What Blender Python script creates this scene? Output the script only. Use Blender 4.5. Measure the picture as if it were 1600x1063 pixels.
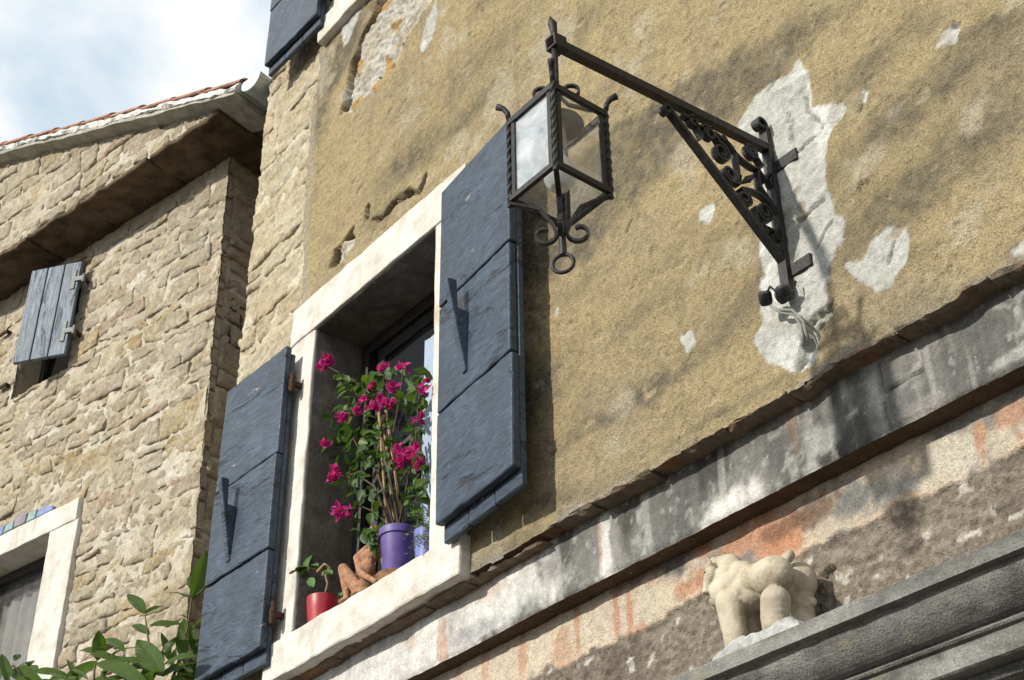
import bpy, bmesh, math, random
import numpy as np
from mathutils import Vector, Matrix, Quaternion

for o in list(bpy.data.objects): bpy.data.objects.remove(o)
S = bpy.context.scene
COL = S.collection
R = math.radians
random.seed(7)

# ------------------------------------------------------------------ camera
FPX, YAW, PITCH, ROLL = 2274.4, R(51.19), R(33.87), R(-0.87)
CAM = np.array([0.0, -2.7, 1.6])
fwd = np.array([-math.sin(YAW)*math.cos(PITCH), math.cos(YAW)*math.cos(PITCH), math.sin(PITCH)])
rgt = np.cross(fwd, [0, 0, 1]); rgt /= np.linalg.norm(rgt)
upv = np.cross(rgt, fwd)
rgt, upv = rgt*math.cos(ROLL)+upv*math.sin(ROLL), -rgt*math.sin(ROLL)+upv*math.cos(ROLL)
cd = bpy.data.cameras.new('camera'); cam = bpy.data.objects.new('camera', cd); COL.objects.link(cam)
cd.sensor_width = 36; cd.lens = FPX/1600*36; cd.clip_end = 2000; cd.clip_start = .05
cam.matrix_world = Matrix(((rgt[0], upv[0], -fwd[0], CAM[0]), (rgt[1], upv[1], -fwd[1], CAM[1]), (rgt[2], upv[2], -fwd[2], CAM[2]), (0, 0, 0, 1)))
S.camera = cam

# ------------------------------------------------------------------ sky and sun
SUN = Vector((-.15, -1.0, .52)).normalized()          # towards the sun
w = bpy.data.worlds.new('World'); S.world = w; w.use_nodes = True
nt = w.node_tree; nt.nodes.clear()
N = nt.nodes.new
sky = N('ShaderNodeTexSky'); sky.sky_type = 'NISHITA'; sky.sun_disc = False
sky.sun_elevation = math.asin(SUN.z); sky.sun_rotation = math.atan2(SUN.x, SUN.y); sky.dust_density = 1.5
bg = N('ShaderNodeBackground'); bg.inputs[1].default_value = .15
cl = N('ShaderNodeBackground'); cl.inputs[0].default_value = (.95, .985, 1, 1); cl.inputs[1].default_value = 1.1
tc = N('ShaderNodeTexCoord')
nz = N('ShaderNodeTexNoise'); nz.inputs['Scale'].default_value = 5.0; nz.inputs['Detail'].default_value = 7; nz.inputs['Roughness'].default_value = .55; nz.inputs['Distortion'].default_value = .4
rp = N('ShaderNodeValToRGB'); rp.color_ramp.elements[0].position = .37; rp.color_ramp.elements[1].position = .56
rp.color_ramp.elements[0].color = (.72, .72, .72, 1)
mx = N('ShaderNodeMixShader'); out = N('ShaderNodeOutputWorld')
mp = N('ShaderNodeMapping'); mp.inputs['Location'].default_value = (2.2, .1, .9)
L = nt.links.new
L(sky.outputs[0], bg.inputs[0]); L(tc.outputs['Generated'], mp.inputs[0]); L(mp.outputs[0], nz.inputs['Vector']); L(nz.outputs['Fac'], rp.inputs[0])
cr = N('ShaderNodeValToRGB'); cr.color_ramp.elements[0].position = .37; cr.color_ramp.elements[0].color = (.70, .88, 1, 1); cr.color_ramp.elements[1].position = .54; cr.color_ramp.elements[1].color = (.97, .99, 1, 1)
L(nz.outputs['Fac'], cr.inputs[0]); L(cr.outputs[0], cl.inputs[0]); L(rp.outputs[0], mx.inputs[0]); L(bg.outputs[0], mx.inputs[1]); L(cl.outputs[0], mx.inputs[2]); L(mx.outputs[0], out.inputs[0])
sd = bpy.data.lights.new('sun', 'SUN'); so = bpy.data.objects.new('sun', sd); COL.objects.link(so)
sd.energy = 5.0; sd.angle = R(1.5); sd.color = (1, .95, .86)
so.rotation_euler = SUN.to_track_quat('Z', 'Y').to_euler(); so.location = (0, -8, 12)
S.view_settings.view_transform = 'Standard'; S.view_settings.look = 'None'
S.view_settings.exposure = -0.08; S.view_settings.gamma = 1.0; S.view_settings.use_curve_mapping = False

# ------------------------------------------------------------------ helpers
def ray(u, v): return fwd*FPX + rgt*(u-800) + upv*(531.5-v)
def W(u, v, Y=0.0):                      # pixel -> point on the plane y = Y (parallel to the plastered wall)
    d = ray(u, v); return CAM + d*((Y-CAM[1])/d[1])
def XP(u, v, X):                         # pixel -> point on the plane x = X
    d = ray(u, v); return CAM + d*((X-CAM[0])/d[0])
def pix(P):
    q = np.asarray(P)-CAM; k = FPX/(q@fwd); return 800+k*(q@rgt), 531.5-k*(q@upv)
LA = R(12.5)
LX = np.array([math.cos(LA), math.sin(LA), 0]); LY = np.array([-math.sin(LA), math.cos(LA), 0])
LO = W(325, 640, .15); LO[2] = 0
def LP(u, v, Y=0.0):                     # pixel -> local coordinates on the neighbouring house
    d = ray(u, v); t = (Y-(CAM-LO)@LY)/(d@LY); q = CAM+d*t-LO
    return np.array([q@LX, Y, q[2]])

def tag(o, label=None, cat=None, group=None, kind=None):
    if label: o['label'] = label
    if cat: o['category'] = cat
    if group: o['group'] = group
    if kind: o['kind'] = kind
    return o
def link(name, me, mat=None, parent=None, loc=(0, 0, 0)):
    o = bpy.data.objects.new(name, me); COL.objects.link(o); o.location = loc
    if mat and not me.materials: me.materials.append(mat)
    if parent: o.parent = parent
    return o
def empty(name, loc=(0, 0, 0), rz=0):
    o = bpy.data.objects.new(name, None); COL.objects.link(o); o.location = loc; o.rotation_euler = (0, 0, rz); o.empty_display_size = .1
    return o
def mesh(name, V, F, smooth=False):
    me = bpy.data.meshes.new(name); me.from_pydata([tuple(map(float, v)) for v in V], [], [tuple(f) for f in F]); me.update()
    if smooth: me.shade_smooth()
    return me
def bm_mesh(name, bm, smooth=False):
    me = bpy.data.meshes.new(name); bm.to_mesh(me); bm.free()
    if smooth: me.shade_smooth()
    return me
def box_bm(x0, x1, y0, y1, z0, z1, bevel=0, seg=2, bm=None):
    b = bmesh.new() if bm is None else bm
    vs = [b.verts.new((x, y, z)) for x in (x0, x1) for y in (y0, y1) for z in (z0, z1)]
    fs = [b.faces.new([vs[i] for i in f]) for f in ((0, 1, 3, 2), (4, 6, 7, 5), (0, 4, 5, 1), (2, 3, 7, 6), (0, 2, 6, 4), (1, 5, 7, 3))]
    if bevel:
        es = list({e for f in fs for e in f.edges})
        bmesh.ops.bevel(b, geom=es, offset=bevel, segments=seg, affect='EDGES', profile=.5)
    return b
def box(name, x0, x1, y0, y1, z0, z1, mat, parent=None, bevel=0, seg=2):
    return link(name, bm_mesh(name, box_bm(x0, x1, y0, y1, z0, z1, bevel, seg)), mat, parent)

# vectorised value noise
def _h(ix, iy, s):
    n = (ix.astype(np.int64)*374761393 + iy.astype(np.int64)*668265263 + s*1442695041) & 0xffffffff
    n = ((n ^ (n >> 13))*1274126177) & 0xffffffff
    return ((n ^ (n >> 16)) & 0xffff)/65535.0
def vn(x, y, s=0):
    ix, iy = np.floor(x), np.floor(y); fx, fy = x-ix, y-iy
    fx = fx*fx*fx*(fx*(fx*6-15)+10); fy = fy*fy*fy*(fy*(fy*6-15)+10)
    a, b, c, d = _h(ix, iy, s), _h(ix+1, iy, s), _h(ix, iy+1, s), _h(ix+1, iy+1, s)
    return (a*(1-fx)+b*fx)*(1-fy)+(c*(1-fx)+d*fx)*fy
def fbm(x, y, o=4, s=0):                 # about -1..1
    r = 0; a = 1; t = 0
    x = np.asarray(x, float); y = np.asarray(y, float)
    for k in range(o):
        r = r+a*(vn(x*2**k+k*17.3, y*2**k-k*9.1, s+k)*2-1); t += a; a *= .55
    return r/t*1.5
def sst(a, b, x):
    t = np.clip((x-a)/(b-a), 0, 1); return t*t*(3-2*t)
def sdpoly(x, z, P):                     # signed distance, negative inside
    P = np.asarray(P, float); d = np.full(x.shape, 1e9); ins = np.zeros(x.shape, bool)
    for i in range(len(P)):
        a, b = P[i], P[(i+1) % len(P)]; e = b-a; px, pz = x-a[0], z-a[1]
        t = np.clip((px*e[0]+pz*e[1])/(e@e+1e-12), 0, 1)
        d = np.minimum(d, (px-e[0]*t)**2+(pz-e[1]*t)**2)
        c = ((a[1] > z) != (b[1] > z)) & (x < (b[0]-a[0])*(z-a[1])/(b[1]-a[1]+1e-12)+a[0]); ins ^= c
    d = np.sqrt(d); return np.where(ins, -d, d)
def sdline(x, z, P):
    P = np.asarray(P, float); d = np.full(x.shape, 1e9)
    for a, b in zip(P[:-1], P[1:]):
        e = b-a; px, pz = x-a[0], z-a[1]; t = np.clip((px*e[0]+pz*e[1])/(e@e+1e-12), 0, 1)
        d = np.minimum(d, (px-e[0]*t)**2+(pz-e[1]*t)**2)
    return np.sqrt(d)
def blend(c, m, col): c[:] = c*(1-m[..., None])+np.array(col)*m[..., None]

def heightfield(name, parent, x0, x1, z0, z1, step, fn, mat, keep=None, ybase=0.0, back=None, backcol=(.2, .12, .07), near=None):
    nx, nz_ = int(round((x1-x0)/step))+1, int(round((z1-z0)/step))+1
    X, Z = np.meshgrid(np.linspace(x0, x1, nx), np.linspace(z0, z1, nz_), indexing='ij')
    vis = None
    if near is not None:
        q = np.stack([X, X*0+ybase, Z], -1)-CAM; dp = q@fwd; u = 800+FPX*(q@rgt)/dp; v = 531.5-FPX*(q@upv)/dp
        vis = (u > -near) & (u < 1600+near) & (v > -near) & (v < 1063+near)
        h = np.zeros(X.shape); c = np.zeros(X.shape+(3,)); A = np.ones(X.shape); res = fn(X[vis], Z[vis]); h[vis] = res[0]; c[vis] = res[1]
        if len(res) > 2: A[vis] = res[2]
    else: h, c = fn(X, Z)[:2]; A = np.ones(X.shape)
    V = np.stack([X, ybase-h, Z], -1).reshape(-1, 3); C = np.clip(c, 0, 1).reshape(-1, 3); A = A.reshape(-1)
    idx = np.arange(nx*nz_).reshape(nx, nz_)
    F = np.stack([idx[:-1, :-1], idx[1:, :-1], idx[1:, 1:], idx[:-1, 1:]], -1)
    k = np.ones(F.shape[:2], bool)
    if keep is not None: k = keep((X[:-1, :-1]+X[1:, 1:])/2, (Z[:-1, :-1]+Z[1:, 1:])/2)
    if vis is not None: k = k & vis[:-1, :-1] & vis[1:, :-1] & vis[1:, 1:] & vis[:-1, 1:]
    F = F[k].reshape(-1, 4)
    if back is not None:
        kp = np.zeros((nx+1, nz_+1), bool); kp[1:-1, 1:-1] = k; Q = []
        i, j = np.nonzero(kp[1:-1, 1:-1] & ~kp[1:-1, :-2]); Q.append((idx[i, j], idx[i+1, j]))
        i, j = np.nonzero(kp[1:-1, 1:-1] & ~kp[1:-1, 2:]); Q.append((idx[i+1, j+1], idx[i, j+1]))
        i, j = np.nonzero(kp[1:-1, 1:-1] & ~kp[:-2, 1:-1]); Q.append((idx[i, j+1], idx[i, j]))
        i, j = np.nonzero(kp[1:-1, 1:-1] & ~kp[2:, 1:-1]); Q.append((idx[i+1, j], idx[i+1, j+1]))
        a = np.concatenate([q[0] for q in Q]); b = np.concatenate([q[1] for q in Q])
        n0 = len(V); m = len(a)
        fa, fb = V[a].copy(), V[b].copy(); ba, bb = fa.copy(), fb.copy(); ba[:, 1] = back; bb[:, 1] = back
        V = np.concatenate([V, fa, fb, bb, ba]); C = np.concatenate([C, np.tile(np.array(backcol), (4*m, 1))]); A = np.concatenate([A, np.ones(4*m)])
        r_ = np.arange(m); F = np.concatenate([F, np.stack([n0+m+r_, n0+r_, n0+3*m+r_, n0+2*m+r_], -1)])
    me = bpy.data.meshes.new(name)
    me.vertices.add(len(V)); me.vertices.foreach_set('co', V.astype(np.float32).ravel())
    me.loops.add(len(F)*4); me.loops.foreach_set('vertex_index', F.astype(np.int32).ravel())
    me.polygons.add(len(F)); me.polygons.foreach_set('loop_start', np.arange(0, len(F)*4, 4, dtype=np.int32))
    me.update(calc_edges=True); me.shade_smooth()
    ca = me.color_attributes.new('Col', 'FLOAT_COLOR', 'POINT')
    ca.data.foreach_set('color', np.concatenate([C, A[:, None]], 1).astype(np.float32).ravel())
    return link(name, me, mat, parent)

def sweep(name, pts, prof, mat, parent, hint=(1, 0, 0), twist=0, scales=None, smooth=False, closed=False):
    """sweep a closed 2D profile (a,b) along a polyline; a runs along hint, b across it"""
    P = [Vector(p) for p in pts]; n = len(P); V = []; F = []; k = len(prof); hv = Vector(hint)
    for i, p in enumerate(P):
        t = ((P[(i+1) % n]-P[i-1]) if closed else (P[min(i+1, n-1)]-P[max(i-1, 0)])).normalized()
        a = hv-t*hv.dot(t)
        if a.length < 1e-3: a = Vector((0, 0, 1))-t*t.z
        a.normalize(); b = t.cross(a)
        if twist: q = Quaternion(t, twist*i/(n-1)); a = q @ a; b = q @ b
        s = scales[i] if scales else 1
        for u, v in prof: V.append(p+a*(u*s)+b*(v*s))
    for i in range(n if closed else n-1):
        for j in range(k): F.append((i*k+j, i*k+(j+1) % k, ((i+1) % n)*k+(j+1) % k, ((i+1) % n)*k+j))
    if not closed: F += [tuple(range(k-1, -1, -1)), tuple(range((n-1)*k, n*k))]
    return link(name, mesh(name, V, F, smooth), mat, parent)
def circ(r, n=8): return [(r*math.cos(2*math.pi*i/n), r*math.sin(2*math.pi*i/n)) for i in range(n)]
def rect(a, b): return [(-a/2, -b/2), (a/2, -b/2), (a/2, b/2), (-a/2, b/2)]
def tube(name, pts, r, mat, parent, n=8, scales=None): return sweep(name, pts, circ(r, n), mat, parent, scales=scales, smooth=True)
def lathe(name, prof, mat, parent, loc=(0, 0, 0), n=32, smooth=True):
    V = []; F = []; k = len(prof)
    for i in range(n):
        a = 2*math.pi*i/n
        for r, z in prof: V.append((r*math.cos(a), r*math.sin(a), z))
    for i in range(n):
        for j in range(k-1): F.append((i*k+j, ((i+1) % n)*k+j, ((i+1) % n)*k+j+1, i*k+j+1))
    me = mesh(name, V, F, smooth)
    if smooth: me.set_sharp_from_angle(angle=R(32))
    return link(name, me, mat, parent, loc)

def blob(name, parts, voxel, mat, parent=None, smooth=6, loc=(0, 0, 0)):
    """one continuous mesh from overlapping ellipsoids (c, r[, rot]) and tapered limbs (p0, r0, p1, r1)"""
    bm = bmesh.new()
    def ell(c, r, q=None):
        m = Matrix.Translation(c) @ (q.to_matrix().to_4x4() if q else Matrix()) @ Matrix.Diagonal((*r, 1))
        bmesh.ops.create_icosphere(bm, subdivisions=3, radius=1, matrix=m)
    for p in parts:
        if len(p) == 4:
            a, ra, b, rb = Vector(p[0]), p[1], Vector(p[2]), p[3]
            n = max(2, int((b-a).length/(min(ra, rb)*.35)))
            for i in range(n+1):
                t = i/n; r = ra*(1-t)+rb*t; ell(a.lerp(b, t), (r, r, r))
        else: ell(p[0], p[1], p[2] if len(p) > 2 else None)
    me = bm_mesh(name, bm); tmp = bpy.data.objects.new('tmp', me); COL.objects.link(tmp)
    m = tmp.modifiers.new('r', 'REMESH'); m.mode = 'VOXEL'; m.voxel_size = voxel
    m2 = tmp.modifiers.new('s', 'SMOOTH'); m2.iterations = smooth; m2.factor = .5
    dg = bpy.context.evaluated_depsgraph_get(); me2 = bpy.data.meshes.new_from_object(tmp.evaluated_get(dg))
    bpy.data.objects.remove(tmp); bpy.data.meshes.remove(me); me2.name = name; me2.shade_smooth()
    return link(name, me2, mat, parent, loc)

# ------------------------------------------------------------------ materials
class Mt:
    def __init__(s, name, rough=.9, spec=.3):
        s.m = bpy.data.materials.new(name); s.m.use_nodes = True; s.t = s.m.node_tree
        s.b = s.t.nodes['Principled BSDF']; s.b.inputs['Roughness'].default_value = rough
        s.b.inputs['Specular IOR Level'].default_value = spec; s.h = None
    def n(s, typ, **kw):
        x = s.t.nodes.new('ShaderNode'+typ)
        for k, v in kw.items():
            if k in x.inputs: x.inputs[k].default_value = v
            else: setattr(x, k, v)
        return x
    def l(s, a, b): s.t.links.new(a, b)
    def co(s, kind='Object', scale=(1, 1, 1), rot=(0, 0, 0), rnd=False):
        if kind == 'Pos': src = s.n('NewGeometry').outputs['Position']
        else: src = s.n('TexCoord').outputs[kind]
        m = s.n('Mapping'); m.inputs['Scale'].default_value = scale; m.inputs['Rotation'].default_value = rot; s.l(src, m.inputs[0])
        if rnd:
            oi = s.n('ObjectInfo'); mu = s.n('VectorMath', operation='SCALE'); mu.inputs[0].default_value = (13, 7, 5)
            s.l(oi.outputs['Random'], mu.inputs['Scale']); s.l(mu.outputs[0], m.inputs['Location'])
        return m.outputs[0]
    def noise(s, v, scale, detail=4, rough=.6, dist=0):
        x = s.n('TexNoise', Scale=scale, Detail=detail, Roughness=rough, Distortion=dist); s.l(v, x.inputs['Vector']); return x.outputs['Fac']
    def ramp(s, f, *els):
        r = s.n('ValToRGB'); e = r.color_ramp.elements
        while len(e) < len(els): e.new(.5)
        for q, (p, c) in zip(e, els):
            q.position = p; q.color = (*c, 1) if len(c) == 3 else c
        s.l(f, r.inputs[0]); return r.outputs[0]
    def g(s, f, a, b): return s.ramp(f, (a, (0, 0, 0)), (b, (1, 1, 1))) if a < b else s.ramp(f, (b, (1, 1, 1)), (a, (0, 0, 0)))
    def mix(s, f, a, b, mode='MIX'):
        x = s.n('MixRGB', blend_type=mode)
        for i, v in ((0, f), (1, a), (2, b)):
            if isinstance(v, (int, float)): x.inputs[i].default_value = v
            elif isinstance(v, tuple): x.inputs[i].default_value = (*v, 1)
            else: s.l(v, x.inputs[i])
        return x.outputs[0]
    def col(s, c):
        if isinstance(c, tuple): s.b.inputs['Base Color'].default_value = (*c, 1)
        else: s.l(c, s.b.inputs['Base Color'])
    def bump(s, h, dist, strength=1):
        x = s.n('Bump', Distance=dist, Strength=strength); s.l(h, x.inputs['Height'])
        if s.h: s.l(s.h, x.inputs['Normal'])
        s.h = x.outputs[0]; s.l(s.h, s.b.inputs['Normal'])

def hf_material(name, grain=220, gamp=.004, sp=.35, mid=45, mamp=.006, streak=None):
    """painted and plastered surfaces: colour comes with the surface, grain and specks from here"""
    m = Mt(name, .93, .15); p = m.co('Pos')
    vc = m.n('VertexColor', layer_name='Col'); a = vc.outputs[0]; al = vc.outputs[1]
    g1 = m.mix(al, (.5, .5, .5), m.noise(p, grain, 3, .65)); g2 = m.noise(p, mid, 5, .65)
    c = m.mix(1, a, m.ramp(g1, (.25, (1-sp,)*3), (.5, (1, 1, 1)), (.78, (1+sp*.8,)*3)), 'MULTIPLY')
    c = m.mix(1, c, m.ramp(g2, (.3, (.78, .78, .78)), (.7, (1.18, 1.17, 1.15))), 'MULTIPLY')
    s1 = m.mix(al, (.5, .5, .5), m.noise(p, grain*.55, 2, .5)); c = m.mix(m.g(s1, .72, .78), c, m.mix(.5, c, (.6, .55, .45)))
    c = m.mix(m.g(s1, .27, .22), c, m.mix(.6, c, (.04, .035, .03)))
    if streak:
        q = m.noise(m.co('Pos', streak), 6, 4, .6); c = m.mix(1, c, m.ramp(q, (.3, (.7, .7, .7)), (.65, (1.15, 1.15, 1.15))), 'MULTIPLY')
    m.col(c); m.bump(g2, mamp, .8); m.bump(g1, gamp, .9); return m.m

def stone_material(name, tones, pos_smear=.5, amp=1.0, lime=(.54, .49, .40)):
    m = Mt(name, .92, .2); p = m.co('Pos'); o = m.n('ObjectInfo').outputs['Random']
    c = m.ramp(o, *tones)
    n1 = m.noise(p, 14, 6, .7, .5); n2 = m.noise(p, 70, 5, .7)
    c = m.mix(1, c, m.ramp(n1, (.3, (.72, .70, .66)), (.7, (1.18, 1.17, 1.15))), 'MULTIPLY')
    sm = m.noise(m.co('Pos', (1, 1, 1.6)), 5.5, 6, .68, .6); c = m.mix(m.ramp(sm, (.5-.1*pos_smear, (0, 0, 0)), (.62, (pos_smear,)*3)), c, lime)
    och = m.noise(m.co('Pos', (1, 1, 1.5)), 2.3, 5, .6); c = m.mix(m.ramp(och, (.56, (0, 0, 0)), (.72, (.5, .5, .5))), c, (.42, .27, .11))
    c = m.mix(1, c, m.ramp(n2, (.25, (.7, .69, .66)), (.6, (1.1, 1.1, 1.1))), 'MULTIPLY')
    m.col(c)
    q = m.noise(m.co('Pos', (1.6, 1.6, .9), (R(20), R(35), 0)), 34, 6, .72, .8)
    q2 = m.noise(m.co('Pos', (1.2, 1.2, .8), (R(-15), R(40), 0)), 90, 5, .75, 1.0); m.bump(q, .026*amp, 1); m.bump(q2, .009*amp, .9); return m.m

MPLASTER = hf_material('ochre_plaster', 170, .010, .5, 38, .008)
MBAND = hf_material('weathered_cement', 150, .004, .3, 30, .006, (1.5, 1, .35))
MPEEL = hf_material('peeling_paint', 170, .006, .42, 45, .008)
MRUBM = hf_material('lime_mortar', 120, .006, .3, 26, .018)
TONES = ((0, (.45, .38, .27)), (.2, (.53, .465, .35)), (.45, (.48, .42, .32)), (.64, (.54, .43, .26)), (.72, (.52, .46, .36)), (.88, (.48, .375, .28)), (1, (.56, .51, .41)))
MSTONE = stone_material('rubble_stone', TONES, .5, .75)
MQUOIN = stone_material('quoin_stone', ((0, (.52, .44, .30)), (.4, (.58, .50, .36)), (.7, (.54, .475, .35)), (1, (.60, .51, .35))), .45, .6, (.60, .55, .45))

m = Mt('white_limestone', .8, .25); p = m.co('Pos')
n1 = m.noise(p, 9, 6, .65); n2 = m.noise(p, 90, 4, .6); c = m.ramp(n1, (.3, (.44, .39, .32)), (.52, (.60, .575, .52)), (.75, (.65, .635, .59)))
st = m.noise(m.co('Pos', (5, 5, .7)), 3, 5, .6); c = m.mix(m.ramp(st, (.54, (0, 0, 0)), (.75, (.4, .4, .4))), c, (.33, .24, .15))
rv = m.noise(m.co('Pos', (1, 1, 2.5)), 4, 6, .7, .8); c = m.mix(m.ramp(rv, (.6, (0, 0, 0)), (.7, (.35, .35, .35))), c, (.24, .22, .19))
c = m.mix(m.g(n2, .30, .22), c, (.3, .27, .22)); m.col(c); m.bump(n1, .01, .6); m.bump(n2, .003, .8); MLIME = m.m

def wood_material(name, base, bare, axis, flake=.62, rough=.5):
    m = Mt(name, rough, .45); sc = (.25, 1, 1) if axis == 'x' else (1, 1, .18)
    p = m.co('Object', sc, rnd=True); q = m.co('Object', rnd=True)
    gr = m.noise(p, 55, 5, .7, .5); gl = m.noise(p, 9, 5, .65, 1.2); bl = m.noise(q, 7, 4, .6)
    c = m.mix(1, base, m.ramp(gr, (.3, (.45, .46, .48)), (.7, (1.6, 1.58, 1.55))), 'MULTIPLY')
    c = m.mix(1, c, m.ramp(bl, (.3, (.8, .8, .8)), (.7, (1.25, 1.25, 1.25))), 'MULTIPLY')
    ck = m.g(gl, .385, .36); c = m.mix(ck, c, (.015, .016, .018))
    fk = m.mix(1, m.g(m.noise(p, 12, 6, .72, .4), flake, flake+.025), m.g(bl, .42, .5), 'MULTIPLY')
    c = m.mix(fk, c, bare); spk = m.noise(p, 48, 3, .6); c = m.mix(m.g(spk, .735, .76), c, (.30, .30, .29)); fade = m.noise(q, 3.5, 4, .6); c = m.mix(m.ramp(fade, (.45, (0, 0, 0)), (.75, (.35, .35, .35))), c, m.mix(1, c, (1.9, 1.8, 1.7), 'MULTIPLY')); m.col(c)
    m.bump(gr, .007, .9); m.bump(m.ramp(gl, (.36, (0, 0, 0)), (.42, (1, 1, 1))), .006, .8); m.bump(fk, -.004 if False else .003, .5)
    return m.m
MSHUT = wood_material('blue_grey_shutter_paint', (.030, .046, .071), (.42, .34, .25), 'x', .655)
MSHUT2 = wood_material('pale_shutter_stain', (.10, .13, .17), (.3, .26, .2), 'z', .8)
MDARKW = wood_material('dark_frame_wood', (.02, .017, .015), (.1, .07, .05), 'z', .8)

m = Mt('wrought_iron', .55, .5); p = m.co('Pos'); n1 = m.noise(p, 60, 5, .65); n2 = m.noise(p, 260, 3, .6)
c = m.ramp(n1, (.35, (.009, .009, .009)), (.55, (.02, .019, .018)), (.68, (.045, .038, .033))); c = m.mix(m.g(n1, .74, .8), c, (.12, .055, .025))
m.col(c); m.b.inputs['Metallic'].default_value = .25; m.bump(n1, .004, .6); m.bump(n2, .0015, .7); MIRON = m.m
m = Mt('rusted_iron', .85, .2); n1 = m.noise(m.co('Pos'), 80, 5, .7); m.col(m.ramp(n1, (.35, (.02, .015, .013)), (.65, (.09, .045, .025)))); m.bump(n1, .004, .8); MRUST = m.m
def glass(name, dust, tint=(.62, .68, .72)):
    m = Mt(name, .08, .5); t = m.t
    tr = m.n('BsdfTransparent'); gl = m.n('BsdfGlossy', Roughness=.03); df = m.n('BsdfDiffuse'); tl = m.n('BsdfTranslucent')
    p = m.co('Pos'); n1 = m.noise(p, 16, 6, .65, 1.0); cc = m.ramp(n1, (.3, tuple(x*.72 for x in tint)), (.7, tint))
    m.l(cc, df.inputs[0]); m.l(cc, tl.inputs[0])
    d2 = m.n('MixShader'); d2.inputs[0].default_value = .35; m.l(df.outputs[0], d2.inputs[1]); m.l(tl.outputs[0], d2.inputs[2])
    fr = m.n('LayerWeight', Blend=.5); a = m.n('MixShader'); m.l(m.ramp(fr.outputs['Facing'], (0, (.03,)*3), (.7, (.07,)*3), (1, (.7,)*3)), a.inputs[0]); m.l(tr.outputs[0], a.inputs[1]); m.l(gl.outputs[0], a.inputs[2])
    b = m.n('MixShader'); f = m.ramp(n1, (.3, (max(0, dust-.14),)*3), (.7, (min(1, dust+.12),)*3)); m.l(f, b.inputs[0]); m.l(a.outputs[0], b.inputs[1]); m.l(d2.outputs[0], b.inputs[2])
    m.l(b.outputs[0], t.nodes['Material Output'].inputs[0]); return m.m
MGDUST = glass('dusty_glass', .52, (.80, .86, .92)); MGCLEAR = glass('smeared_glass', .06, (.5, .52, .5))
def plain(name, c, rough=.6, spec=.4, var=.25, sc=25, bmp=.002, metal=0):
    m = Mt(name, rough, spec); p = m.co('Object'); n1 = m.noise(p, sc, 5, .65)
    m.col(m.mix(1, c, m.ramp(n1, (.3, (1-var,)*3), (.7, (1+var,)*3)), 'MULTIPLY')); m.b.inputs['Metallic'].default_value = metal
    if bmp: m.bump(n1, bmp, .7)
    return m.m
MPANE = Mt('window_pane', .04, .8); MPANE.col((.02, .022, .025)); MPANE = MPANE.m
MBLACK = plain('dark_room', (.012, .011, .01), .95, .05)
MCURT = plain('grey_curtain', (.24, .23, .21), .95, .05, .15, 8)
MLILAC = plain('lilac_reveal', (.36, .34, .38), .9, .1, .12, 8)
MTILE = plain('terracotta_tile', (.33, .18, .125), .9, .2, .45, 22, .008)
m = Mt('thin_brick', .95, .1); p = m.co('Pos'); n1 = m.noise(p, 30, 6, .7); n2 = m.noise(p, 6, 4, .6)
c = m.mix(m.g(n2, .5, .68), m.ramp(n1, (.3, (.13, .10, .075)), (.7, (.27, .22, .165))), m.ramp(n1, (.3, (.17, .085, .045)), (.7, (.36, .21, .115)))); m.col(c); m.bump(n1, .02, .9); MBRICK = m.m
MLIMEM = plain('white_lime_bed', (.62, .61, .58), .95, .1, .2, 30, .02)
MZINC = plain('galvanised_gutter', (.42, .47, .50), .45, .5, .15, 12, .001, .4)
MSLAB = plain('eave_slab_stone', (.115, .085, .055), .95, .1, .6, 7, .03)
MGREY = hf_material('grey_sandstone', 200, .005, .42, 40, .005)
MROOM = plain('room_plaster', (.08, .075, .07), .95, .05)

# ------------------------------------------------------------------ ground
m = Mt('street_paving', .9, .2); n1 = m.noise(m.co('Pos'), 3, 6, .65); m.col(m.ramp(n1, (.3, (.06, .057, .052)), (.7, (.11, .105, .095)))); m.bump(n1, .02, .6)
tag(link('street', mesh('street', [(-300, -300, 0), (300, -300, 0), (300, 300, 0), (-300, 300, 0)], [(0, 1, 2, 3)]), m.m), kind='structure')

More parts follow.
